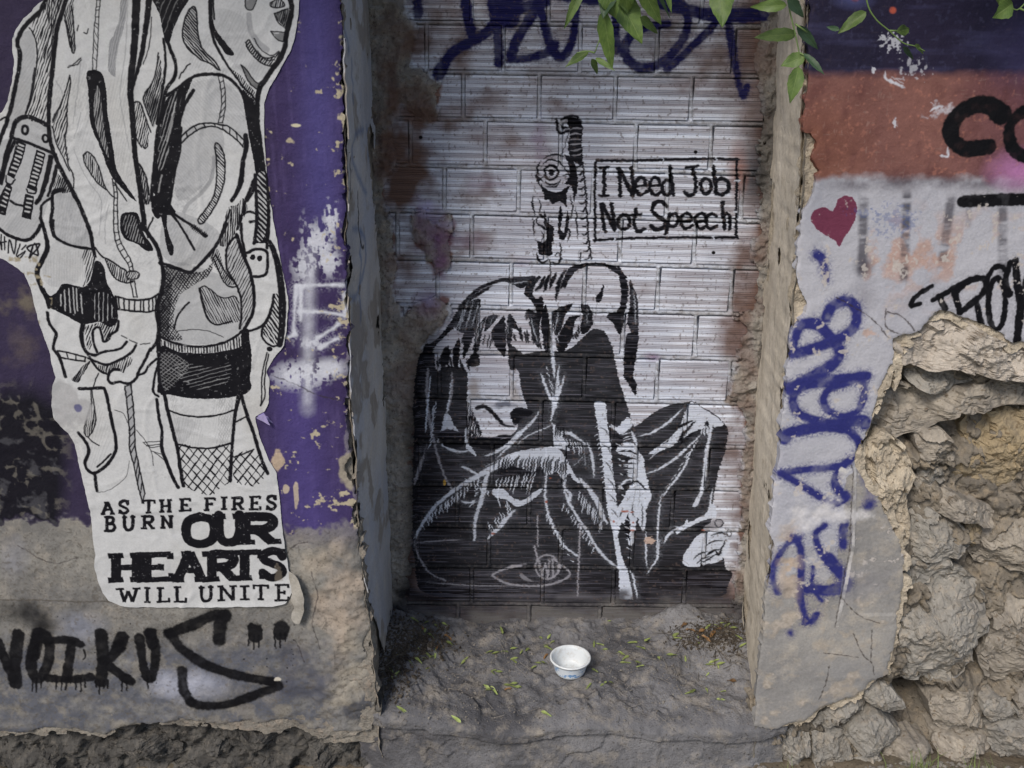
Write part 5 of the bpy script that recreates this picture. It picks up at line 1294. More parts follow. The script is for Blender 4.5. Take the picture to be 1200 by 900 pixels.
# ------------------------------------------------------------------ the outlines of the niche
RFRONT = [(953, -150), (950, 0), (946, 120), (941, 240), (934, 330), (926, 420), (920, 500), (913, 580), (905, 680), (897, 760), (888, 850), (884, 900)]
RBACK = [(914, -150), (910, 0), (906, 120), (900, 240), (893, 350), (886, 450), (880, 560), (873, 650), (868, 740), (864, 800)]
ZTOP = float(wall_pt(600, -150, YF)[1]); ZTOPB = float(wall_pt(600, -150, YB)[1])

# ================= brick infill =================
wall_b = thing('brick_wall', 'niche back wall of combed hollow bricks painted with a crouching hooded figure and a small placard', 'wall', (0, YB, LB))
def relief_joint(X, Z, D):
    px, py = photo_pt(X, YB, Z); v, k = brick_v(px, py); j = joint_mask(px, py, v, k)
    return j * (.0020 + .0036 * fbm(X, Z, f=70, o=4, s=91, ridge=True)) - (1 - j) * .012
sheet('mortar', [(415, -150), (925, -150), (915, 765), (430, 765)], YB, .0034, relief_joint, M_MO, wall_b, 0, thick=.01, smooth_poly=False)
def brick_mesh(seed):
    r = random.Random(seed); zs = []; ys = []
    pr = [(-.5, .0016), (-.485, .0004), (-.47, 0)]
    for g in GR:
        z = g - .5; d = r.uniform(.0008, .0018)
        pr += [(z - .011, 0), (z - .004, d), (z + .004, d), (z + .011, 0)]
    pr += [(.47, 0), (.485, .0004), (.5, .0016)]
    pr.sort(key=lambda p: p[0]); cols = [-.5, -.492, -.3, 0.05, .33, .492, .5]
    V = []; F = []
    for c, x in enumerate(cols):
        for z, y in pr:
            e = .0016 if abs(x) > .497 else (.0004 if abs(x) > .49 else 0)
            V.append((x + (r.uniform(-.006, .004) if abs(x) > .497 else 0), max(y, e) + r.uniform(-.0002, .0002), -z))
    n = len(pr)
    for c in range(len(cols) - 1):
        for k in range(n - 1): F.append((c * n + k, c * n + k + 1, (c + 1) * n + k + 1, (c + 1) * n + k)[::-1])
    b = len(V); V += [(-.5, .03, .5), (.5, .03, .5), (.5, .03, -.5), (-.5, .03, -.5)]
    F += [(0, n * (len(cols) - 1), b + 1, b), (n - 1, b + 3, b + 2, n * len(cols) - 1)]
    me = mk_mesh('brick', V, [f[::-1] for f in F], M_BR, smooth=False)
    return me
BM = [brick_mesh(k) for k in range(6)]
rb = random.Random(2)
for k in range(len(ROWY) - 1):
    if ROWY[k + 1] < -140: continue
    y0, y1 = ROWY[k], ROWY[k + 1]; kk = k + 1; xr, pt = ROWX[kk], PIT[kk]
    n0 = math.floor((418 - xr) / pt)
    for q in range(n0, n0 + 8):
        a, b = xr + q * pt, xr + (q + 1) * pt
        lo, hi = np.interp(y0, [0, 700], [426, 455]), np.interp(y0, [0, 700], [918, 872])
        a, b = max(a, lo), min(b, hi)
        if b - a < 9: continue
        cx = (a + b) / 2; cy = (y0 + y1) / 2; sl = row_slope(cy); cy = cy + sl * (cx - 700)
        x0, _ = wall_pt(a + 2.6, cy, YB); x1, _ = wall_pt(b - 2.6, cy, YB)
        _, z1 = wall_pt(cx, cy - (y1 - y0) * .44, YB); _, z0 = wall_pt(cx, cy + (y1 - y0) * .44, YB)
        o = link('brick', rb.choice(BM), wall_b)
        o.matrix_parent_inverse = Matrix.Translation(-Vector(wall_b.location))
        o.location = ((x0 + x1) / 2, YB - rb.uniform(.001, .003), (z0 + z1) / 2)
        o.scale = (x1 - x0, 1, (z1 - z0) * 1.0); o.rotation_euler = (rb.uniform(-.012, .012), math.atan(sl) + rb.uniform(-.004, .004), rb.uniform(-.006, .006))
def relief_smear(X, Z, D): return np.clip(D / .02, 0, 1) * .010 + .010 * fbm(X, Z, f=22, o=6, s=95, ridge=True) + .007 * fbm(X, Z, f=85, o=4, s=96, ridge=True) - .003
for k_, Q_ in enumerate(SMEARS): sheet('cement_smear', Q_, YB - .004, .0036, relief_smear, M_SMP, wall_b, .007, 32, .012, seed=1 + k_)

# ================= left wall =================
wall_l = thing('plastered_wall', 'wall pier left of the niche, purple paint above bare grey plaster with a black tag', 'wall', (-.9, YF, 0))
def relief_wall(s, big=.004, fine=.0009):
    def f(X, Z, D):
        return big * .8 * fbm(X, Z, f=2.5, o=3, s=s) + big * .3 * fbm(X, Z, f=22, o=4, s=s + 2) + fine * fbm(X, Z, f=70, o=4, s=s + 5) - .0025 * np.exp(-np.clip(D, 0, 1) / .003)
    return f
def relief_left(X, Z, D):
    px, py = photo_pt(X, YF, Z)
    lowp = np.clip((py - 612) / 30, 0, 1); lump = np.clip((px - 330) / 60, 0, 1) * lowp
    r = relief_wall(120)(X, Z, D) + lowp * .006 * fbm(X, Z, f=20, o=6, s=127, gain=.6) + lump * .020 * fbm(X, Z, f=9, o=6, s=128, gain=.58)
    return r - .003 * np.clip(lowp * 1.2, 0, 1) - .012 * np.clip((px - 405) / 30, 0, 1) * lowp
sheet('plaster', [(-260, -150), (396, -150), (397, 0), (401, 100), (403, 200), (404, 330), (408, 385), (403, 402), (409, 440), (404, 452), (407, 500), (412, 530), (405, 552), (415, 575), (414, 600), (420, 640), (425, 690), (432, 735), (425, 760), (434, 800), (440, 840), (436, 860), (404, 858), (372, 857), (345, 848), (325, 842), (308, 850), (285, 845), (262, 850), (232, 846), (205, 845), (180, 850), (150, 850), (120, 863), (95, 857), (60, 854), (30, 860), (-10, 858), (-60, 860), (-260, 858)],
      YF, .0038, relief_left, M_PL, wall_l, .004, 26, .022, smooth_poly=False, seed=4)
def relief_core(X, Z, D): return .010 * fbm(X, Z, f=16, o=5, s=141, ridge=True) + .003 * fbm(X, Z, f=90, o=3, s=142) - .004
sheet('wall_core', [(385, -150)] + LFRONT[:-2] + [(444, 870), (380, 870)], YF + .018, .005, relief_core, M_CL, wall_l, .002, 26, .03, smooth_poly=False, seed=5)
zl0 = LF - .1
def keep_left(Yv, Z):
    lim = np.interp(Yv, [YF, YF + .06, YF + .12, YF + .2, YB], [wall_pt(0, 690, YF)[1], wall_pt(0, 716, YF + .06)[1], wall_pt(0, 748, YF + .12)[1], LB - .02, LB - .05])
    return Z > lim + .008 * vnoise(Yv * 60, Z * 60, s=3)
sheet('undercoat', [(-260, 800), (300, 800), (330, 700), (385, 640), (410, 560), (415, 600), (425, 690), (432, 740), (438, 800), (444, 850), (436, 862), (404, 860), (372, 858), (345, 849), (308, 851), (262, 851), (205, 846), (150, 851), (120, 863), (60, 855), (30, 860), (-60, 860), (-260, 859)], YF + .007, .0042, lambda X, Z, D: .006 * fbm(X, Z, f=16, o=6, s=178, ridge=True) - .004, M_CL, wall_l, .010, 12, .022, smooth_poly=False, seed=18, grow=.005)
reveal('reveal', LFRONT, LBACK, YF + .002, YB - .004, zl0, ZTOPB, .005, M_RL, wall_l, -1, keep_left, .0045, 0, 6, 1.35)
reveal('reveal_core', LFRONT, LBACK, YF + .006, YB, 0.0, ZTOPB, .006, M_CL, wall_l, -1, None, .010, -.007, 7)
def relief_foot(X, Z, D): return .016 + .020 * fbm(X, Z, f=7, o=3, s=151) + .014 * facet(X, Z, 13, 741) + .007 * facet(X, Z, 34, 751) + .010 * fbm(X, Z, f=18, o=5, s=152, ridge=True) + .004 * fbm(X, Z, f=80, o=3, s=153)
sheet('rubble_footing', [(-260, 800), (450, 800), (452, 935), (-260, 935)], YF + .06, .005, relief_foot, M_ED, wall_l, 0, 20, .03, smooth_poly=False, seed=8)
for k, (poly, y, b, m) in enumerate((([(20, 872), (60, 864), (100, 870), (110, 888), (70, 900), (25, 895)], .035, .02, M_ED), ([(118, 872), (160, 860), (205, 862), (215, 882), (170, 893), (125, 890)], .03, .024, M_ED),
        ([(222, 868), (262, 862), (290, 870), (286, 888), (240, 894)], .035, .02, M_ED), ([(262, 855), (300, 854), (345, 862), (342, 880), (300, 886), (270, 876)], .025, .026, M_ED), ([(350, 872), (392, 866), (400, 884), (375, 900), (350, 892)], .03, .02, M_ED),
        ([(-60, 876), (-10, 868), (12, 880), (5, 900), (-50, 902)], .03, .02, M_ED), ([(60, 898), (110, 894), (150, 900), (145, 925), (70, 925)], .03, .02, M_ED), ([(200, 896), (250, 892), (262, 912), (230, 926), (195, 920)], .03, .02, M_ED), ([(290, 890), (340, 890), (350, 912), (300, 925)], .03, .02, M_ED))):
    stone('stone', poly, YF + y + .012, b * .8, m, wall_l, 40 + k, rough=.011)

# ================= right wall =================
wall_r = thing('plastered_wall', 'wall pier right of the niche, navy and orange bands over white with a heart and broken open rubble', 'wall', (1.0, YF, 0))
def relief_right(X, Z, D):
    px, py = photo_pt(X, YF, Z)
    lowp = np.clip((py - 640) / 40, 0, 1)
    bash = np.clip(1.2 - np.hypot((px - 960) / 50, (py - 610) / 22), 0, 1) + np.clip(1.2 - np.hypot((px - 925) / 18, (py - 670) / 60), 0, 1)
    return relief_wall(160)(X, Z, D) + lowp * .005 * fbm(X, Z, f=8, o=5, s=167) + bash * .006 * fbm(X, Z, f=30, o=4, s=168) - .003 * np.clip((px - 1000) / 4, 0, 1) * ((py > 545) & (py < 720))
sheet('plaster', [(953, -150), (950, 0), (949, 60), (948, 88), (944, 120), (942, 152), (952, 156), (958, 168), (950, 184), (957, 200), (953, 228), (942, 248), (936, 290), (933, 320), (935, 335), (948, 352), (944, 368), (934, 380), (927, 392), (922, 450), (917, 500), (912, 545), (905, 600), (902, 625), (908, 640), (898, 690), (896, 740), (890, 780), (886, 830), (884, 852), (905, 857), (925, 850), (945, 846), (965, 828), (1000, 818), (1020, 800), (1040, 788), (1050, 740), (1057, 690), (1060, 650), (1046, 618), (1035, 590), (1012, 565), (1003, 548), (1003, 530), (1012, 512), (1022, 495), (1028, 470), (1036, 445), (1046, 425), (1047, 398), (1075, 390), (1090, 373), (1102, 365), (1130, 372), (1160, 385), (1190, 402), (1250, 400), (1460, 398), (1460, -150)],
      YF, .0036, relief_right, M_PR, wall_r, .003, 30, .020, smooth_poly=False, seed=9)
PR_OUT = [(1046, 398), (1047, 425), (1036, 445), (1028, 470), (1022, 495), (1012, 512), (1003, 530), (1003, 548), (1012, 565), (1035, 590), (1046, 618), (1060, 650), (1057, 690), (1050, 740), (1040, 788), (1020, 800), (1000, 818), (965, 828), (945, 846), (925, 850), (905, 857), (900, 790), (960, 700), (980, 560), (960, 450), (1000, 380), (1100, 340), (1250, 370), (1250, 402), (1190, 404), (1160, 387), (1130, 374), (1102, 367), (1090, 375), (1075, 392)]
def relief_under(X, Z, D): return .003 * facet(X, Z, 30, 761) + .006 * fbm(X, Z, f=16, o=6, s=175, ridge=True) + .002 * fbm(X, Z, f=110, o=3, s=176) - .004
sheet('undercoat', PR_OUT, YF + .007, .0038, relief_under, M_CO, wall_r, .013, 11, .022, smooth_poly=False, seed=17, grow=.012)
def relief_crum(X, Z, D): return .008 * fbm(X, Z, f=34, o=5, s=171, ridge=True) + .003 * fbm(X, Z, f=120, o=3, s=172) - .006
sheet('wall_core', [p for p in RFRONT[:-1]] + [(905, 856), (935, 846), (960, 822), (985, 780), (985, -150)], YF + .010, .0045, relief_crum, M_CO, wall_r, .002, 26, .03, smooth_poly=False, seed=10)
def keep_right(Yv, Z): return Z > LF - .1
reveal('reveal', RFRONT, RBACK, YF + .014, YB - .004, zl0, ZTOPB, .005, M_RR, wall_r, 1, keep_right, .0045, 0, 11, 1.5)
reveal('reveal_core', RFRONT, RBACK, YF + .004, YB, 0.0, ZTOPB, .006, M_CO, wall_r, 1, None, .008, -.006, 12)
HOLES = [(1130, 474, 90, 22, .05), (1150, 530, 50, 40, .03), (1060, 440, 34, 10, .06), (1075, 520, 14, 12, .05), (1085, 510, 26, 14, .04), (1122, 500, 12, 30, .06), (1070, 585, 10, 26, .03), (1140, 600, 30, 9, .03), (1078, 838, 34, 24, .22), (1055, 815, 20, 12, .18), (1150, 765, 12, 30, .2), (1125, 700, 12, 8, .06), (1140, 612, 16, 8, .08), (1000, 838, 30, 6, .05), (1078, 556, 12, 8, .06), (1120, 650, 20, 12, .02), (1135, 700, 40, 10, .01), (925, 868, 16, 10, .04), (1150, 845, 10, 16, .03), (1095, 452, 50, 6, .03)]
def relief_rub(X, Z, D):
    px, py = photo_pt(X, YF + .06, Z); r = .018 * fbm(X, Z, f=6, o=3, s=181) + .021 * facet(X, Z, 11, 701) + .010 * facet(X, Z, 28, 711) + .002 * facet(X, Z, 75, 721) + .006 * fbm(X, Z, f=14, o=6, s=182, gain=.6) - .03 * np.clip(fbm(X, Z, f=9, o=4, s=184, ridge=True) - .3, 0, 1) + .005 * fbm(X, Z, f=90, o=3, s=183)
    for x, y, a, b, d in HOLES: r = r - d * np.exp(-((px - x) / a) ** 2 - ((py - y) / b) ** 2)
    return r
sheet('rubble_filling', [(985, 345), (1460, 345), (1460, 935), (880, 935), (880, 820), (960, 790), (985, 700)], YF + .052, .0036, relief_rub, M_EA, wall_r, 0, 20, .03, smooth_poly=False, seed=13)
ST = [
 ([(1049, 404), (1075, 394), (1092, 377), (1106, 371), (1130, 377), (1160, 390), (1200, 408), (1240, 408), (1240, 448), (1200, 450), (1172, 446), (1150, 441), (1135, 436), (1112, 430), (1095, 436), (1070, 428), (1050, 430)], -.004, .016, M_SP, (0, -.10)),
 ([(1060, 434), (1080, 431), (1120, 436), (1148, 441), (1136, 447), (1118, 451), (1102, 461), (1078, 453), (1060, 447)], .045, .022, M_SG, (0, -.2)),
 ([(1034, 462), (1058, 448), (1080, 456), (1104, 462), (1130, 450), (1165, 447), (1240, 452), (1240, 474), (1200, 476), (1160, 474), (1132, 482), (1112, 477), (1100, 490), (1082, 506), (1052, 511), (1030, 500), (1024, 482)], .042, .026, M_ST, (0, -.15)),
 ([(1077, 510), (1100, 503), (1112, 510), (1122, 536), (1112, 543), (1086, 543), (1078, 530)], .03, .025, M_ST, (.1, 0)),
 ([(1006, 535), (1015, 515), (1032, 503), (1055, 514), (1068, 530), (1072, 560), (1066, 585), (1068, 620), (1060, 660), (1050, 640), (1040, 600), (1014, 572), (1004, 552)], .012, .014, M_CO, (0, 0)),
 ([(1120, 492), (1150, 480), (1240, 478), (1240, 560), (1225, 588), (1190, 590), (1160, 580), (1135, 580), (1114, 562), (1112, 545), (1126, 530), (1124, 510)], .08, .03, M_SY, (-.15, .1)),
 ([(1074, 562), (1100, 566), (1130, 582), (1160, 594), (1171, 605), (1160, 615), (1135, 609), (1105, 602), (1082, 592)], .03, .022, M_ST, (0, -.1)),
 ([(1066, 602), (1085, 594), (1110, 606), (1132, 618), (1137, 640), (1112, 650), (1082, 656), (1064, 642)], .032, .026, M_SG, (.1, -.15)),
 ([(1142, 622), (1175, 606), (1215, 596), (1240, 600), (1240, 655), (1205, 662), (1165, 668), (1140, 652)], .04, .03, M_ST, (0, 0)),
 ([(1062, 668), (1085, 657), (1108, 655), (1130, 668), (1150, 688), (1160, 715), (1158, 740), (1146, 750), (1146, 778), (1140, 795), (1118, 806), (1080, 805), (1060, 800), (1046, 790), (1044, 775), (1052, 735)], .022, .038, M_SG, (0, .04)),
 ([(1162, 690), (1190, 672), (1240, 665), (1240, 800), (1200, 806), (1172, 802), (1152, 784), (1150, 752), (1160, 735)], .045, .032, M_ST, (0, 0)),
 ([(1014, 810), (1030, 801), (1046, 808), (1057, 822), (1048, 830), (1030, 830), (1016, 826)], .018, .022, M_SG, (0, 0)),
 ([(953, 842), (985, 824), (1010, 815), (1018, 830), (1002, 846), (975, 852), (955, 852)], .022, .018, M_SG, (0, 0)),
 ([(992, 866), (1005, 848), (1030, 840), (1054, 856), (1056, 866), (1036, 880), (1008, 883)], .01, .03, M_SG, (0, .1)),
 ([(1092, 818), (1118, 808), (1145, 816), (1152, 838), (1146, 855), (1120, 861), (1098, 852), (1088, 836)], .035, .03, M_ST, (0, 0)),
 ([(1154, 824), (1172, 819), (1188, 826), (1184, 840), (1166, 848), (1154, 840)], .025, .022, M_SG, (0, 0)),
 ([(1098, 866), (1125, 862), (1155, 862), (1162, 878), (1140, 890), (1102, 888)], .025, .03, M_ST, (0, 0)),
 ([(1160, 856), (1190, 844), (1240, 842), (1240, 884), (1190, 890), (1162, 882)], .02, .03, M_SG, (0, 0)),
 ([(917, 862), (935, 853), (948, 858), (950, 880), (936, 900), (920, 894)], .03, .02, M_SG, (0, 0)),
 ([(952, 860), (975, 856), (992, 862), (998, 885), (980, 900), (955, 896)], .028, .024, M_SG, (0, 0)),
 ([(1040, 880), (1062, 868), (1090, 874), (1094, 892), (1060, 900), (1038, 894)], .015, .025, M_ST, (0, 0)),
 ([(1000, 888), (1025, 884), (1040, 896), (1030, 912), (1002, 910)], .02, .02, M_SG, (0, 0)),
 ([(1080, 545), (1100, 548), (1108, 560), (1096, 566), (1076, 560)], .055, .02, M_SG, (0, 0)),
 ([(1190, 808), (1240, 804), (1240, 838), (1196, 840), (1188, 824)], .035, .024, M_ST, (0, 0)),
 ([(1128, 618), (1145, 612), (1150, 630), (1138, 640)], .05, .02, M_SY, (0, 0)),
 ([(1066, 655), (1090, 658), (1100, 652), (1082, 664)], .04, .015, M_ST, (0, 0)),
]
for k, (poly, y, b, m, tl) in enumerate(ST): stone('stone', poly, YF + y + .009, b * .95, m, wall_r, 70 + k, .09, tl, .011, 96, 26)

# the walls go on beyond the frame and have their full thickness behind the coats
def block(name, x0, x1, y0, y1, z0, z1, mat, parent):
    V = [(x, y, z) for z in (z0, z1) for y in (y0, y1) for x in (x0, x1)]
    settle(link(name, mk_mesh(name, V, [(0, 2, 3, 1), (4, 5, 7, 6), (0, 1, 5, 4), (2, 6, 7, 3), (0, 4, 6, 2), (1, 3, 7, 5)], mat, smooth=False)), parent)
xle = float(wall_pt(-262, 858, YF)[0]); xre = float(wall_pt(1462, 398, YF)[0]) - .03; zt = float(wall_pt(600, -150, YF)[1]) - .01
block('masonry', -4.5, -.47, YF + .13, YF + .6, -.1, zt, M_CL, wall_l); block('masonry', .70, 4.5, YF + .36, YF + .6, -.1, zt, M_CO, wall_r); block('masonry', -.47, .70, YB + .03, YB + .22, -.1, zt, M_CL, wall_b)
block('plaster', -4.5, xle + .004, YF + .002, YF + .13, .12, zt, M_PL, wall_l); block('plaster', xre + .02, 4.5, YF + .003, YF + .36, -.1, zt, M_PR, wall_r)
# ================= ledge =================
XL0 = float(wall_pt(418, 850, YF)[0]); XR0 = float(wall_pt(926, 850, YF)[0])
def gauss(x, y, cx, cy, sx, sy): return np.exp(-((x - cx) / sx) ** 2 - ((y - cy) / sy) ** 2)
def ledge_h(x, y):
    x = np.asarray(x, float); y = np.asarray(y, float)
    t = (YB - y) / (YB - YF)
    h = LB + (LF - LB) * t
    cl = float(wall_pt(470, 740, YB - .1)[0]); cr = float(wall_pt(860, 740, YB - .1)[0]); cm = float(wall_pt(795, 730, YB)[0]); cf = float(wall_pt(415, 780, YF)[0])
    h = h + .055 * gauss(x, y, cl, YB - .1, .10, .14) + .03 * gauss(x, y, cr, YB - .06, .10, .09) + .035 * gauss(x, y, cm, YB - .02, .06, .05) + .07 * gauss(x, y, cf, YF + .16, .075, .14)
    h = h + .016 * fbm(x, y, f=6, o=4, s=401) + .005 * fbm(x, y, f=13, o=5, s=402, ridge=True) + .005 * fbm(x, y, f=18, o=6, s=404, gain=.62) + .0035 * facet(x, y, 14, 771) + .002 * facet(x, y, 38, 781) + .0045 * fbm(x, y, f=55, o=4, s=403) - .012
    h = h + .009 * np.clip((fbm(x, y, f=4.5, o=6, s=416) - .02) * 22, 0, 1) + .007 * np.clip((fbm(x, y, f=8, o=6, s=417) - .05) * 22, 0, 1)
    return h
ledge_t = thing('cement_ledge', 'rough grey cement ledge across the foot of the niche where the plastic cup stands', 'ledge', (0, YF, 0))
def build_ledge():
    st = .0042; nx = int((XR0 - XL0) / st); xs = np.linspace(XL0, XR0, nx); ny = int((YB + .01 - YF) / st); y0 = YF + .055
    rows = []
    for j in range(ny + 1):
        y = np.full(nx, YB + .01 - (YB + .01 - y0) * j / ny); rows.append(np.stack([xs, y, ledge_h(xs, y)], 1))
    lz = rows[-1][:, 2]; kk = np.hanning(45); kk /= kk.sum(); ls = np.convolve(np.pad(lz, 22, 'edge'), kk, 'valid')
    ends = np.clip(np.minimum(xs - XL0, XR0 - xs) / .07, 0, 1); brk = .045 + .016 * fbm(xs, xs * 0, f=5, o=6, s=405, gain=.6)
    n2 = 70; H = ls + .12
    for k in range(1, n2 + 1):
        a = k / n2; an = min(1, a / .16) * math.pi / 2; w = math.exp(-a * 26)
        z = ls * (1 - w) + lz * w - .022 * (1 - math.cos(an)) - max(0, a - .16) / .84 * (H - .022)
        dep = ls - z
        y = y0 - (.034 + .026 * ends) * math.sin(an)
        n = .004 * facet(xs, z, 9, 791) + .0012 * facet(xs, z, 40, 795) + .012 * fbm(xs, z * 1.6, f=5, o=4, s=406) + .005 * fbm(xs, z, f=17, o=5, s=407, ridge=True) * np.exp(-dep / .05) + .0014 * fbm(xs, z, f=90, o=3, s=408)
        under = .013 * np.clip((dep - brk) / .0045, 0, 1) * np.exp(-np.clip(dep - brk, 0, 1) / .10)      # the top coat ends in a broken edge over the older face
        patch = .006 * np.clip((fbm(xs, z, f=4, o=6, s=411) - .08) * 26, 0, 1)
        w2 = min(1, a * 8)
        rows.append(np.stack([xs + (1 - ends) * (.022 * fbm(z, z * 0 + 2, f=12, o=4, s=419) * (1 if k > 4 else 0)), y + w2 * (n + patch) + under, z + w2 * .003 * fbm(xs + 7, z, f=30, o=3, s=409)], 1))
    V = np.vstack(rows); m = len(rows); j, i = np.meshgrid(np.arange(m - 1), np.arange(nx - 1), indexing='ij'); a = (j * nx + i).ravel()
    return mk_mesh('ledge', V, np.stack([a, a + nx, a + nx + 1, a + 1], 1), M_LE)
_lx = np.linspace(XL0 - .3, XR0 + .3, 560); _ly = np.linspace(YF - .08, YB + .06, 200); _LX, _LY = np.meshgrid(_lx, _ly); _LH = ledge_h(_LX, _LY)
def ledge_q(x, y):
    """quick look-up of the ledge height"""
    u = np.clip((np.asarray(x) - _lx[0]) / (_lx[1] - _lx[0]), 0, 558.99); v = np.clip((np.asarray(y) - _ly[0]) / (_ly[1] - _ly[0]), 0, 198.99)
    i, j = u.astype(int), v.astype(int); a, b = u - i, v - j
    return (_LH[j, i] * (1 - a) + _LH[j, i + 1] * a) * (1 - b) + (_LH[j + 1, i] * (1 - a) + _LH[j + 1, i + 1] * a) * b
settle(link('ledge_top', build_ledge()), ledge_t)
_ys = np.arange(YF - .02, YB - .008, .002)
def on_ledge(px, py):
    """point of the ledge under a survey pixel"""
    u = (px - 600) / FPX; v = (450 - py) / FPX; dy = CP + v * SP; dz = -SP + v * CP
    t = _ys / dy; z = CAMZ + dz * t; h = ledge_q(u * t, _ys); k = int(np.argmax(z <= h)) if (z <= h).any() else len(_ys) - 1
    return float(u * t[k]), float(_ys[k]), float(h[k])
# ================= ground =================
def ground_h(x, y): return GROUND_Z + .012 * fbm(x, y, f=5, o=4, s=501) + .006 * fbm(x, y, f=30, o=4, s=502) + .055 * np.exp(-((y - YF) / .14) ** 2) * (1 + .5 * vnoise(x * 4, y * 4, s=5)) * (.15 + .85 * np.clip((x - .5) / .12, 0, 1))
def build_ground():
    xs = np.linspace(-1.4, 1.7, 420); ys = np.linspace(1.45, 2.05, 90); X, Y = np.meshgrid(xs, ys); Z = ground_h(X, Y)
    V = np.stack([X, Y, Z], -1).reshape(-1, 3); n = 420; j, i = np.meshgrid(np.arange(89), np.arange(419), indexing='ij'); a = (j * n + i).ravel()
    me = mk_mesh('ground', V, np.stack([a, a + 1, a + n + 1, a + n], 1), M_GR); return me
M_GR = rough_mat('trodden earth', srgb(118, 108, 94), srgb(92, 86, 76), srgb(134, 124, 108), 6, 120, 1.0, .006, speck=srgb(60, 54, 46))
tag(link('ground', build_ground()), kind='structure')
e = .004
gv = [(-200, -200, -.11), (200, -200, -.11), (200, 200, -.11), (-200, 200, -.11)]
tag(link('street', mk_mesh('street', gv, [(0, 1, 2, 3)], rough_mat('street surface', srgb(104, 102, 98), srgb(90, 88, 84), srgb(116, 112, 106), 3, 80, .5, .004))), kind='structure')

# ================= paste-up poster =================
post = thing('pasteup_poster', 'tall black and white paper paste-up of two coated figures above block lettering', 'poster', (float(wall_pt(200, 400, YF)[0]), YF, float(wall_pt(200, 710, YF)[1])))
PO = [(-62, -80), (95, -80), (75, -30), (56, -6), (47, 3), (40, 9), (38, 13), (28, 22), (20, 34), (15, 46), (15, 58), (17, 72), (15, 95), (10, 118), (3, 131), (-10, 138), (-62, 140), (-62, 296), (-10, 298), (4, 304), (18, 312), (29, 321), (36, 338), (41, 358), (46, 380), (52, 395), (57, 410), (62, 428), (66, 442), (62, 452), (60, 470), (63, 490), (72, 500), (80, 508), (88, 522), (93, 548), (99, 572), (106, 600), (109, 632), (112, 650), (111, 662), (114, 676), (120, 694), (128, 704), (140, 709), (152, 711), (200, 711.5), (260, 711), (320, 710), (334, 707), (340, 699), (343, 690), (339, 668), (334, 640), (330, 605), (327, 575), (324, 553), (315, 538), (307, 518), (301, 500), (299, 488), (310, 482), (315, 472), (316, 445), (312, 436), (321, 420), (333, 405), (336, 385), (338, 360), (336, 338), (331, 318), (327, 295), (320, 255), (314, 215), (311, 180), (310, 150), (310, 120), (316, 102), (328, 82), (338, 64), (346, 44), (350, 20), (351, 0), (350, -80)]
def relief_paper(X, Z, D):
    r = relief_wall(120)(X, Z, np.full(X.shape, .1)) + .0012 + .0007 * fbm(X, Z, f=30, o=3, s=511) + .0018 * np.clip(1 - np.abs(fbm(X, Z * .5, f=7, o=3, s=512)) * 22, 0, 1) + .0012 * np.clip(1 - np.abs(fbm(X * .5, Z, f=11, o=2, s=513)) * 22, 0, 1)
    px, py = photo_pt(X, YF, Z); curl = np.clip(1 - D / .012, 0, 1) * np.clip(vnoise(X * 9, Z * 9, s=8) * 1.4 - .1, 0, 1)
    return r + .0022 * curl
sheet('paper', PO, YF - .0005, .0042, relief_paper, M_PA, post, .0009, 60, .0006, smooth_poly=False, seed=14)
def relief_flap(X, Z, D):
    px, py = photo_pt(X, YF, Z)
    return .010 + .008 * np.clip((px - 338) / 16, 0, 1) * np.sin(np.clip((py - 660) / 60, 0, 1) * 3.1) + .003 * fbm(X, Z, f=26, o=3, s=514)
o = sheet('torn_flap', [(339, 668), (346, 670), (352, 678), (356, 690), (358, 700), (357, 712), (354, 722), (352, 728), (345, 726), (342, 718), (346, 708), (342, 700), (343, 690)], YF - .003, .0025, relief_flap, M_FL, post, .001, 60, .0014, seed=15)
tag(o, 'torn grey strip of paper hanging at the lower right corner')
o = sheet('torn_flap', [(301, 488), (311, 484), (316, 492), (319, 497), (309, 492)], YF - .003, .002, lambda X, Z, D: .010 + .003 * vnoise(X * 60, Z * 60), rough_mat('lilac paper scrap', srgb(160, 152, 190), srgb(150, 140, 184), srgb(176, 168, 200), 20, 200, .1, .001, rough=.8), post, .0005, 60, .001, smooth_poly=False, seed=16)
tag(o, 'small lilac scrap sticking out on the right edge')

# ================= plastic cup =================
cx, cy, cz = on_ledge(668, 789); cy += .004; cz = float(max(ledge_q(cx + .028 * math.cos(a_), cy + .028 * math.sin(a_)) for a_ in np.linspace(0, 6.28, 16))) - .0015
CS = 1.06; cup = thing('plastic_cup', 'small white plastic food tub with blue print standing empty on the ledge', 'plastic cup', (cx, cy, cz))
def lathe(name, prof, n, mat, parent, loc=(0, 0, 0)):
    V = []; F = []
    for r, z in prof:
        for k in range(n): a = 2 * math.pi * k / n; V.append((r * math.cos(a) + loc[0], r * math.sin(a) + loc[1], z + loc[2]))
    for j in range(len(prof) - 1):
        for k in range(n): F.append((j * n + k, j * n + (k + 1) % n, (j + 1) * n + (k + 1) % n, (j + 1) * n + k))
    return link(name, mk_mesh(name, V, F, mat), parent)
cup.scale = (CS, CS, CS * .86); m, nt, bs = new_mat('white polypropylene'); co = node(nt, 'ShaderNodeTexCoord').outputs['Object']; gr = math_n(nt, 'MULTIPLY', ramp_n(nt, noise_n(nt, co, 60, 5, .7), .5, .72), .5); nt.links.new(mix_n(nt, gr, srgb(222, 228, 232), srgb(168, 158, 142)), bs.inputs['Base Color']); bs.inputs['Roughness'].default_value = .36
bs.inputs['Subsurface Weight'].default_value = .25; bs.inputs['Subsurface Radius'].default_value = (.01, .01, .01); bs.inputs['Subsurface Scale'].default_value = 1.0
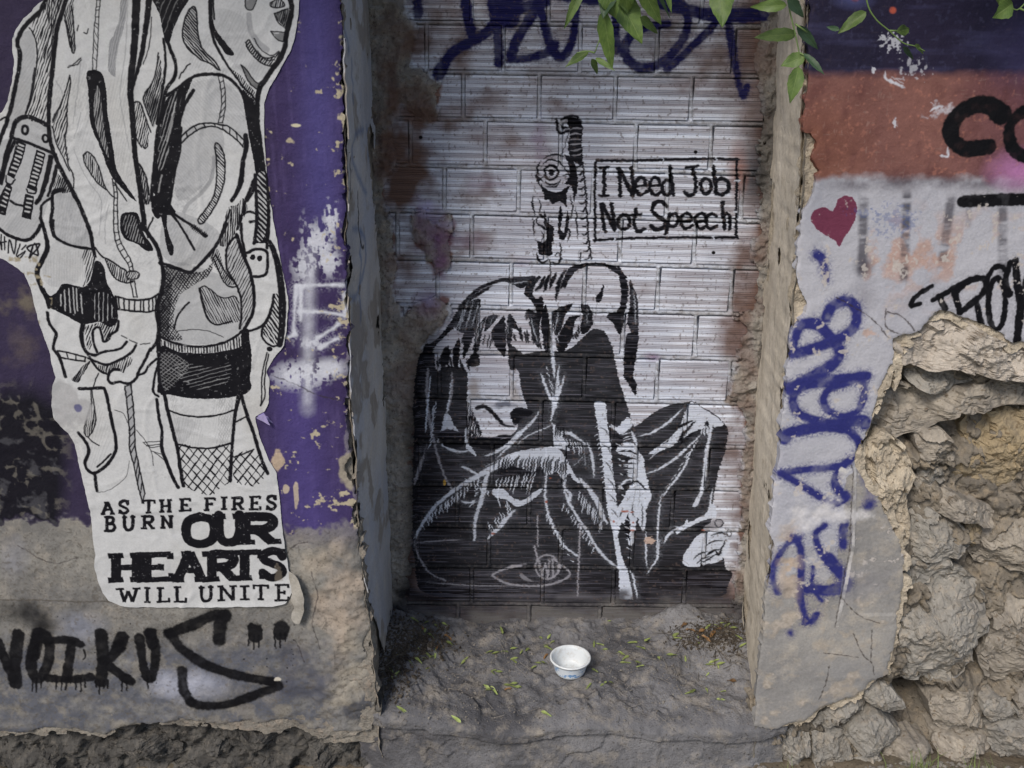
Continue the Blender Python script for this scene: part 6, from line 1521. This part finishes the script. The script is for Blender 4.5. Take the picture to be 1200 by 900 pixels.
lathe('tub_wall', [(.0005, .001), (.031, .0), (.034, .0015), (.036, .006), (.0395, .022), (.0445, .042), (.0455, .0425), (.0462, .047), (.0448, .0478), (.0437, .0455), (.0432, .041), (.0385, .022), (.035, .007), (.032, .004), (.02, .0035), (.019, .0042), (.018, .0035), (.0005, .0036)], 72, m, cup)
lathe('rolled_rim', [(.0450, .0455), (.0484, .0448), (.0497, .0462), (.0500, .0484), (.0492, .0502), (.0470, .0506), (.0452, .0500), (.0446, .0478)], 72, m, cup)
m2, nt, bs = new_mat('blue print on the tub'); co = node(nt, 'ShaderNodeTexCoord').outputs['Object']
n1 = noise_n(nt, co, 42, 2, .5, (1, 1, 2.2)); n2 = noise_n(nt, co, 190, 2, .5, (1, 1, .6)); f = math_n(nt, 'MULTIPLY', ramp_n(nt, n1, .5, .54), ramp_n(nt, n2, .4, .52))
nt.links.new(mix_n(nt, f, srgb(218, 226, 234), srgb(104, 152, 204)), bs.inputs['Base Color']); bs.inputs['Roughness'].default_value = .3
lathe('printed_band', [(.0372, .0085), (.0400, .022), (.0443, .0385)], 72, m2, cup)

# ================= leaves =================
def leaf_mat(name, c1, c2, c3, trans=.35):
    m, nt, bs = new_mat(name); co = node(nt, 'ShaderNodeTexCoord').outputs['UV']; ob = node(nt, 'ShaderNodeTexCoord').outputs['Object']
    sx = node(nt, 'ShaderNodeSeparateXYZ'); nt.links.new(co, sx.inputs[0])
    n = noise_n(nt, ob, 60, 4, .6); c = mix_n(nt, ramp_n(nt, n, .38, .62), c1, c2)
    # side veins: chevrons off the midrib
    av = math_n(nt, 'ABSOLUTE', math_n(nt, 'SUBTRACT', sx.outputs[0], .5), 0.0)
    w = math_n(nt, 'FRACT', math_n(nt, 'MULTIPLY', math_n(nt, 'SUBTRACT', sx.outputs[1], math_n(nt, 'MULTIPLY', av, .5)), 9.0), 0.0)
    vein = math_n(nt, 'MAXIMUM', ramp_n(nt, w, .09, .0), ramp_n(nt, av, .03, .012))
    c = mix_n(nt, math_n(nt, 'MULTIPLY', vein, .45), c, c3)
    oi = node(nt, 'ShaderNodeObjectInfo').outputs['Random']; h = node(nt, 'ShaderNodeHueSaturation'); inp(nt, h.inputs['Value'], math_n(nt, 'ADD', math_n(nt, 'MULTIPLY', oi, .7), .65)); nt.links.new(c, h.inputs['Color'])
    nt.links.new(h.outputs['Color'], bs.inputs['Base Color']); bs.inputs['Roughness'].default_value = .5
    b = node(nt, 'ShaderNodeBump'); b.inputs['Strength'].default_value = .5; b.inputs['Distance'].default_value = .001; nt.links.new(math_n(nt, 'SUBTRACT', n, vein), b.inputs['Height']); nt.links.new(b.outputs[0], bs.inputs['Normal'])
    tr = node(nt, 'ShaderNodeBsdfTranslucent'); nt.links.new(h.outputs['Color'], tr.inputs['Color']); mx = node(nt, 'ShaderNodeMixShader'); mx.inputs[0].default_value = trans
    nt.links.new(bs.outputs[0], mx.inputs[1]); nt.links.new(tr.outputs[0], mx.inputs[2]); nt.links.new(mx.outputs[0], nt.nodes['Material Output'].inputs['Surface'])
    return m
M_LF = leaf_mat('fresh leaf', srgb(100, 124, 62), srgb(80, 104, 52), srgb(138, 156, 96))
M_LD = leaf_mat('dark green leaf', srgb(74, 102, 72), srgb(60, 86, 62), srgb(100, 126, 92))  # darker, cooler green than the fresh leaves
M_LY = leaf_mat('fallen leaf', srgb(160, 172, 104), srgb(136, 156, 84), srgb(184, 190, 134), .2)
M_LB = leaf_mat('dry leaf', srgb(128, 96, 58), srgb(96, 72, 48), srgb(150, 120, 80), .1)
m_stem, nt, bs = new_mat('green twig'); bs.inputs['Base Color'].default_value = rgba(srgb(98, 122, 66)); bs.inputs['Roughness'].default_value = .6
def leaf_mesh(L, W, mat, droop=.2, fold=.25, wave=.0, seed=0, nu=6, nv=14, tip=1.0):
    r = random.Random(seed); ph = r.uniform(0, 6); V = []; F = []; UV = []
    for j in range(nv + 1):
        t = j / nv; w = W * .5 * (math.sin(math.pi * min(1, t ** .72)) ** .9) * (1 - .12 * t) * (1 + .05 * math.sin(t * 31 + ph)); w = max(w, .0004)
        for i in range(nu + 1):
            s = i / nu * 2 - 1
            z = -droop * L * t * t + abs(s) * w * fold + wave * W * math.sin(t * 9 + ph + s * 1.5) * abs(s)
            V.append((s * w, t * L, z)); UV.append((i / nu, t))
    for j in range(nv):
        for i in range(nu): a = j * (nu + 1) + i; F.append((a, a + 1, a + nu + 2, a + nu + 1))
    me = mk_mesh('leaf', V, F, mat); uv = me.uv_layers.new(name='UVMap')
    li = np.empty(len(me.loops), np.int32); me.loops.foreach_get('vertex_index', li); uv.data.foreach_set('uv', np.array(UV, np.float32)[li].ravel())
    return me
def place_leaf(me, base, tipv, normal, parent=None, name='leaf'):
    o = link(name, me); y = (Vector(tipv) - Vector(base)).normalized(); n = Vector(normal); x = y.cross(n).normalized(); z = x.cross(y)
    M = Matrix((x, y, z)).transposed().to_4x4(); M.translation = Vector(base); o.matrix_world = M
    if parent: o.parent = parent; o.matrix_parent_inverse = Matrix.Translation(-Vector(parent.location))
    return o
def p3(px, py, Y):
    x, z = wall_pt(px, py, Y); return Vector((float(x), Y, float(z)))
def twig(path, Y0, r, parent, dY=None):
    P = catmull(np.array(path, float), False, 5); n = len(P); Q = [p3(a, b, Y0 + (0 if dY is None else dY * k / n)) for k, (a, b) in enumerate(P)]
    V = []; F = []
    for k, q in enumerate(Q):
        d = (Q[min(k + 1, n - 1)] - Q[max(k - 1, 0)]).normalized(); u = d.cross(Vector((0, 1, 0))).normalized(); w = d.cross(u); rr = r * (1 - .5 * k / n)
        for a in range(6): V.append(q + u * rr * math.cos(a * math.pi / 3) + w * rr * math.sin(a * math.pi / 3))
    for k in range(n - 1):
        for a in range(6): F.append((k * 6 + a, k * 6 + (a + 1) % 6, k * 6 + 6 + (a + 1) % 6, k * 6 + 6 + a))
    F += [tuple(range(6))[::-1], tuple(range(6 * n - 6, 6 * n))]
    me = mk_mesh('stem', V, F, m_stem); return settle(link('stem', me), parent)
rl = random.Random(8)
def branch(label, Y, stems, leaves):
    x, z = stems[0][0]; b = p3(x, z, Y)
    t = thing('hanging_branch', label, 'branch', b, 'leafy branches hanging over the top of the wall')
    for s in stems: twig(s, Y, .0016, t)
    for k, (x0, y0, x1, y1, w, dark, *ex) in enumerate(leaves):
        a = p3(x0, y0, Y + rl.uniform(-.03, .02)); c = p3(x1, y1, a.y + rl.uniform(-.03, .03)); L = (c - a).length
        sc = YF / 1.0; W = w * .92 / FPX * (a.y / CP)
        me = leaf_mesh(L, W * 1.0, M_LD if dark else M_LF, rl.uniform(.02, .12), rl.uniform(.15, .4), .06, k)
        place_leaf(me, a, c, (rl.uniform(-.5, .5), -1, rl.uniform(-.1, .6)), t)
branch('branch of broad green leaves drooping over the blue tag at the top of the niche', 1.66, [[(728, -170), (724, -60), (718, -10), (708, 30), (697, 62)], [(740, -120), (745, -40), (740, 5)], [(697, 62), (688, 60), (676, 62)], [(724, -40), (690, -20), (678, 0)]],
       [(707, 12, 717, 82, 20, 0), (724, -6, 753, 50, 30, 0), (748, -22, 775, 30, 20, 0), (750, 20, 772, 39, 13, 0), (706, -24, 722, 22, 26, 0), (730, -30, 735, 16, 30, 0), (684, -18, 661, 34, 12, 0), (690, 60, 662, 78, 11, 0), (693, 69, 701, 87, 9, 0), (698, 68, 720, 82, 7, 0), (762, -30, 785, 22, 6, 1), (776, -24, 788, 15, 9, 0), (716, -10, 706, 20, 20, 1)])
branch('single pointed leaf hanging from above beside the right end of the blue tag', 1.66, [[(850, -170), (848, -60), (846, -16)]], [(846, -22, 846, 30, 30, 0), (846, -60, 866, -18, 24, 1), (847, -70, 826, -24, 24, 0)])
branch('trailing sprig of paired leaves in front of the cream jamb', 1.66, [[(905, -170), (916, -50), (924, 5), (932, 40), (937, 66), (936, 80)], [(932, 28), (946, 38)], [(937, 62), (952, 70)]],
       [(922, 6, 879, 8, 14, 0), (923, -2, 943, 20, 14, 1), (933, 40, 886, 42, 17, 0), (934, 30, 959, 58, 12, 1), (943, 66, 915, 77, 18, 0), (942, 63, 967, 87, 9, 1), (936, 78, 926, 121, 19, 0), (920, -30, 880, -26, 16, 0), (918, -44, 948, -20, 15, 0)])
branch('thin curling tendril with small leaves against the navy band', 1.70, [[(1006, -170), (1012, -40), (1016, 2), (1026, 22), (1042, 36), (1058, 50), (1072, 54), (1084, 60)], [(1042, 36), (1052, 36)]],
       [(1015, 14, 982, 38, 15, 0), (984, 35, 968, 31, 6, 1), (1051, 38, 1067, 33, 13, 0), (1058, 55, 1073, 70, 7, 1), (1072, 52, 1085, 63, 6, 0), (1012, -40, 985, -22, 14, 0)])
branch('lone leaf tip hanging at the top right corner above the navy band', 1.66, [[(1240, -170), (1215, -30), (1195, 10), (1180, 4)], [(1195, 10), (1225, 22)]], [(1187, 4, 1164, 21, 22, 0), (1180, -24, 1170, 6, 22, 0), (1205, -40, 1230, -10, 20, 0)])

# unseen leafy growth the branches hang from, added to shade the wall top
def shade_thicket():
    r = random.Random(77); V = []; F = []
    for _ in range(3800):
        x = r.uniform(-1.5, 1.6); y = 1.95 - abs(r.gauss(0, .13 if -.45 < x < .6 else .22)) ; z = 2.02 + abs(r.gauss(0, .16)) + .05 * math.sin(x * 5); L = r.uniform(.04, .09); W = L * .34
        d = Vector((r.gauss(0, 1), r.gauss(0, 1), r.gauss(-.6, .7))).normalized(); n = Vector((r.gauss(0, 1), r.gauss(0, 1), r.gauss(0, 1))); u = d.cross(n).normalized() * W; b = len(V); p = Vector((x, y, z))
        for q in (p, p + d * L * .35 + u * .5, p + d * L * .75 + u * .35, p + d * L, p + d * L * .75 - u * .35, p + d * L * .35 - u * .5): V.append(tuple(q))
        F.append(tuple(range(b, b + 6)))
    tag(link('shade_foliage', mk_mesh('shade_foliage', V, F, M_LD, smooth=False)), 'dense unseen leafy growth above the view, added to shade the wall top', 'shade_foliage', kind='stuff')
shade_thicket()
# fallen leaflets on the ledge, one by one
fl = random.Random(21)
FM = [leaf_mesh(.030, .0085, M_LY, .05, .3, .1, k, 4, 8) for k in range(4)] + [leaf_mesh(.022, .0075, M_LY, .12, .3, .1, k + 5, 4, 8) for k in range(3)]
FB = [leaf_mesh(.028, .010, M_LB, .2, .6, .2, k + 9, 4, 8) for k in range(3)]
FALL = {
 'in the left corner': ('leaflets in the left corner', [(486, 728, 0), (494, 735, 1), (500, 731, 0), (512, 735, 0), (521, 733, 0), (498, 742, 0), (505, 746, 0), (526, 756, 0), (525, 748, 1), (488, 758, 0), (495, 772, 0), (502, 769, 0), (507, 772, 0), (510, 766, 0), (489, 776, 0), (483, 779, 0), (463, 770, 0), (458, 786, 0), (462, 792, 0), (503, 784, 0), (512, 760, 1)]),
 'left of the cup': ('leaflets left of the cup', [(588, 742, 0), (574, 766, 0), (580, 768, 0), (591, 764, 0), (602, 763, 0), (612, 765, 0), (618, 762, 0), (603, 772, 0), (602, 776, 0), (577, 787, 0), (579, 792, 0), (584, 789, 0), (573, 810, 0), (578, 808, 0), (545, 775, 0), (635, 750, 0), (644, 748, 0), (638, 757, 0), (646, 755, 0), (641, 760, 0), (630, 780, 0), (637, 778, 0), (626, 785, 0), (650, 795, 0), (663, 806, 1), (472, 833, 0), (640, 770, 1)]),
 'in front of the cup': ('leaflets in front of the cup', [(595, 805, 0), (602, 803, 0), (596, 809, 1), (606, 808, 0), (570, 806, 0), (690, 806, 0), (708, 801, 0), (716, 802, 0), (698, 787, 0), (638, 838, 0), (536, 846, 0)]),
 'right of the cup': ('leaflets right of the cup', [(696, 756, 0), (703, 759, 0), (708, 763, 0), (712, 730, 0), (728, 769, 0), (733, 772, 0), (726, 765, 0), (731, 780, 0), (747, 778, 0), (750, 784, 0), (742, 756, 0), (758, 752, 0), (752, 760, 0), (772, 772, 0), (785, 771, 0), (803, 772, 0), (828, 792, 0), (832, 782, 0), (842, 787, 0), (845, 780, 0), (835, 776, 0), (828, 812, 0), (847, 813, 0), (845, 820, 0), (812, 810, 0), (804, 814, 0), (858, 802, 1), (870, 758, 0)]),
 'in the right corner': ('leaflets in the right corner', [(792, 745, 0), (794, 750, 0), (818, 748, 0), (822, 742, 1), (830, 735, 0), (838, 733, 0), (846, 731, 0), (852, 734, 0), (860, 738, 0), (816, 755, 0), (808, 742, 1), (835, 745, 1), (802, 736, 1), (826, 750, 1), (866, 748, 0), (842, 740, 1)]),
}
ORD = 'first second third fourth fifth sixth seventh eighth ninth tenth'.split()
for lab, (grp, ps) in FALL.items():
    rows_ = sorted(ps, key=lambda p: p[1]); nr = max(1, math.ceil(len(ps) / 8)); per = math.ceil(len(ps) / nr); name_of = {}
    RN = {1: ['scatter'], 2: ['back row', 'front row'], 3: ['back row', 'middle row', 'front row'], 4: ['back row', 'second row', 'third row', 'front row']}[nr]
    for q in range(nr):
        for w, p in enumerate(sorted(rows_[q * per:(q + 1) * per])): name_of[p] = ORD[w] + ' from the left in the ' + RN[q]
    for px, py, dry in ps:
        if math.hypot(on_ledge(px, py)[0] - cx, on_ledge(px, py)[1] - cy) < .052: continue
        me = fl.choice(FB if dry else FM); a = fl.uniform(-.9, .9) if fl.random() < .75 else fl.uniform(0, 6.28); a += math.pi * (fl.random() < .5)
        x, y, z = on_ledge(px, py); d = Vector((math.cos(a), math.sin(a), 0)); L = .011
        z0 = float(ledge_q(x - d.x * L, y - d.y * L)); z1 = float(ledge_q(x + d.x * L, y + d.y * L))
        b = (x - d.x * L, y - d.y * L, z0 + .004); c = (x + d.x * L, y + d.y * L, z1 + .005 + fl.uniform(0, .003))
        o = place_leaf(me, b, c, (fl.uniform(-.35, .35), fl.uniform(-.35, .2), 1), None, 'fallen_leaf')
        s = fl.uniform(.6, 1.1); o.scale = (s * fl.uniform(.8, 1.3), s, s); tag(o, ('dry brown leaf' if dry else 'pale green leaflet') + ' ' + lab + ', ' + name_of[(px, py, dry)], 'leaf', grp)

# crumbs, twigs and soil that gathered in the corners
def debris(name, label, spots, n, seed, mat, smin, smax, twigs=0):
    r = random.Random(seed); V = []; F = []
    for _ in range(n):
        cx_, cy_, sx, sy = r.choice(spots); px = r.gauss(cx_, sx); py = r.gauss(cy_, sy)
        x, y, z = on_ledge(px, py)
        if y > YB - .012 or x < XL0 + .02: continue
        s = r.uniform(smin, smax) * (1.6 if r.random() < .08 else 1); b = len(V)
        R = Matrix.Rotation(r.uniform(0, 6.28), 3, Vector((r.uniform(-1, 1), r.uniform(-1, 1), r.uniform(-1, 1) + .01)).normalized())
        for v in ((1, 0, 0), (-1, 0, 0), (0, 1, 0), (0, -1, 0), (0, 0, 1), (0, 0, -1)):
            q = R @ Vector((v[0] * s * r.uniform(.6, 1.3), v[1] * s * r.uniform(.5, 1.1), v[2] * s * r.uniform(.3, .8))); V.append((x + q.x, y + q.y, z + s * .3 + q.z))
        F += [(b + i, b + j, b + k) for i, j, k in ((0, 2, 4), (2, 1, 4), (1, 3, 4), (3, 0, 4), (2, 0, 5), (1, 2, 5), (3, 1, 5), (0, 3, 5))]
    for _ in range(twigs):
        cx_, cy_, sx, sy = r.choice(spots); x, y, z = on_ledge(r.gauss(cx_, sx), r.gauss(cy_, sy))
        if y > YB - .02: continue
        a = r.uniform(0, 6.28); L = r.uniform(.01, .03); d = Vector((math.cos(a), math.sin(a), r.uniform(-.1, .4))) * L; u = Vector((-math.sin(a), math.cos(a), 0)) * .0007; w = Vector((0, 0, .0008)); p = Vector((x, y, z + .003)); b = len(V)
        for q in (p - d - u, p - d + u, p - d + w, p + d - u, p + d + u, p + d + w): V.append(tuple(q))
        F += [(b, b + 3, b + 4, b + 1), (b + 1, b + 4, b + 5, b + 2), (b + 2, b + 5, b + 3, b)]
    tag(link(name, mk_mesh(name, V, F, mat, smooth=False)), label, 'debris', kind='stuff')
M_DB = rough_mat('dark crumbs', srgb(84, 78, 70), srgb(60, 54, 48), srgb(110, 100, 88), 40, 300, .5, .001)
M_DG = rough_mat('grey crumbs', srgb(134, 130, 124), srgb(104, 100, 96), srgb(150, 142, 130), 40, 300, .5, .001)
debris('dirt_litter', 'dark soil, crumbs and twigs heaped in the left corner of the ledge', [(478, 745, 20, 14), (495, 752, 20, 10), (455, 790, 14, 16), (470, 765, 16, 16)], 1500, 31, M_DB, .0015, .006, 150)
debris('dirt_litter', 'brown twigs and soil gathered in the right corner of the ledge', [(835, 738, 24, 6), (820, 750, 18, 6), (855, 748, 12, 14)], 900, 32, M_DB, .0012, .0045, 180)
debris('cement_crumbs', 'grey grit and crumbs scattered over the ledge', [(650, 790, 130, 26), (560, 760, 60, 20), (780, 770, 60, 24), (430, 810, 20, 26), (520, 800, 60, 20), (800, 790, 50, 26), (660, 835, 160, 8)], 2600, 33, M_DG, .0008, .0034, 90)

# loose stones and grass at the foot of the wall
def tufts(name, label, spots, n, seed):
    r = random.Random(seed); V = []; F = []
    for _ in range(n):
        sx, w = r.choice(spots); x = sx + r.gauss(0, w); y = r.uniform(1.78, 1.92); z = float(ground_h(np.array(x), np.array(y))) - .002
        L = r.uniform(.02, .06); a = r.uniform(0, 6.28); lean = r.uniform(.1, .8); wd = r.uniform(.0008, .0018); b = len(V)
        for k in range(4):
            t = k / 3; c = Vector((x + math.cos(a) * lean * L * t * t, y + math.sin(a) * lean * L * t * t, z + L * t * (1 - .25 * lean * t))); u = Vector((-math.sin(a), math.cos(a), 0)) * wd * (1 - t * .9)
            V += [tuple(c - u), tuple(c + u)]
        for k in range(3): q = b + 2 * k; F.append((q, q + 1, q + 3, q + 2))
    o = link(name, mk_mesh(name, V, F, M_GRS)); tag(o, label, 'grass', kind='stuff')
M_GRS, nt, bs = new_mat('grass blade'); bs.inputs['Base Color'].default_value = rgba(srgb(112, 128, 70)); bs.inputs['Roughness'].default_value = .6
xa, xb, xc = [float(wall_pt(v, 890, YF)[0]) for v in (1075, 1140, 925)]
tufts('grass', 'sparse green grass blades growing at the foot of the rubble', [(xa, .03), (xb, .04), (xc, .02), (xa + .05, .1)], 260, 41)
gr_ = random.Random(17)
V = []; F = []
for _ in range(1400):
    x = gr_.uniform(.5, 1.35) if gr_.random() < .6 else gr_.uniform(-1.3, 1.3); y = 1.93 - abs(gr_.gauss(0, .07)); z = float(ground_h(np.array(x), np.array(y))); s = gr_.uniform(.002, .009); b = len(V)
    for v in ((1, 0, 0), (-1, 0, 0), (0, 1, 0), (0, -1, 0), (0, 0, 1), (0, 0, -1)): V.append((x + v[0] * s * gr_.uniform(.6, 1.3), y + v[1] * s * gr_.uniform(.6, 1.3), z + s * .2 + v[2] * s * gr_.uniform(.4, .9)))
    F += [(b + i, b + j, b + k) for i, j, k in ((0, 2, 4), (2, 1, 4), (1, 3, 4), (3, 0, 4), (2, 0, 5), (1, 2, 5), (3, 1, 5), (0, 3, 5))]
tag(link('gravel', mk_mesh('gravel', V, F, M_DG, smooth=False)), 'loose grit and small stones along the foot of the wall', 'gravel', kind='stuff')
print('built', time.time() - _t0)
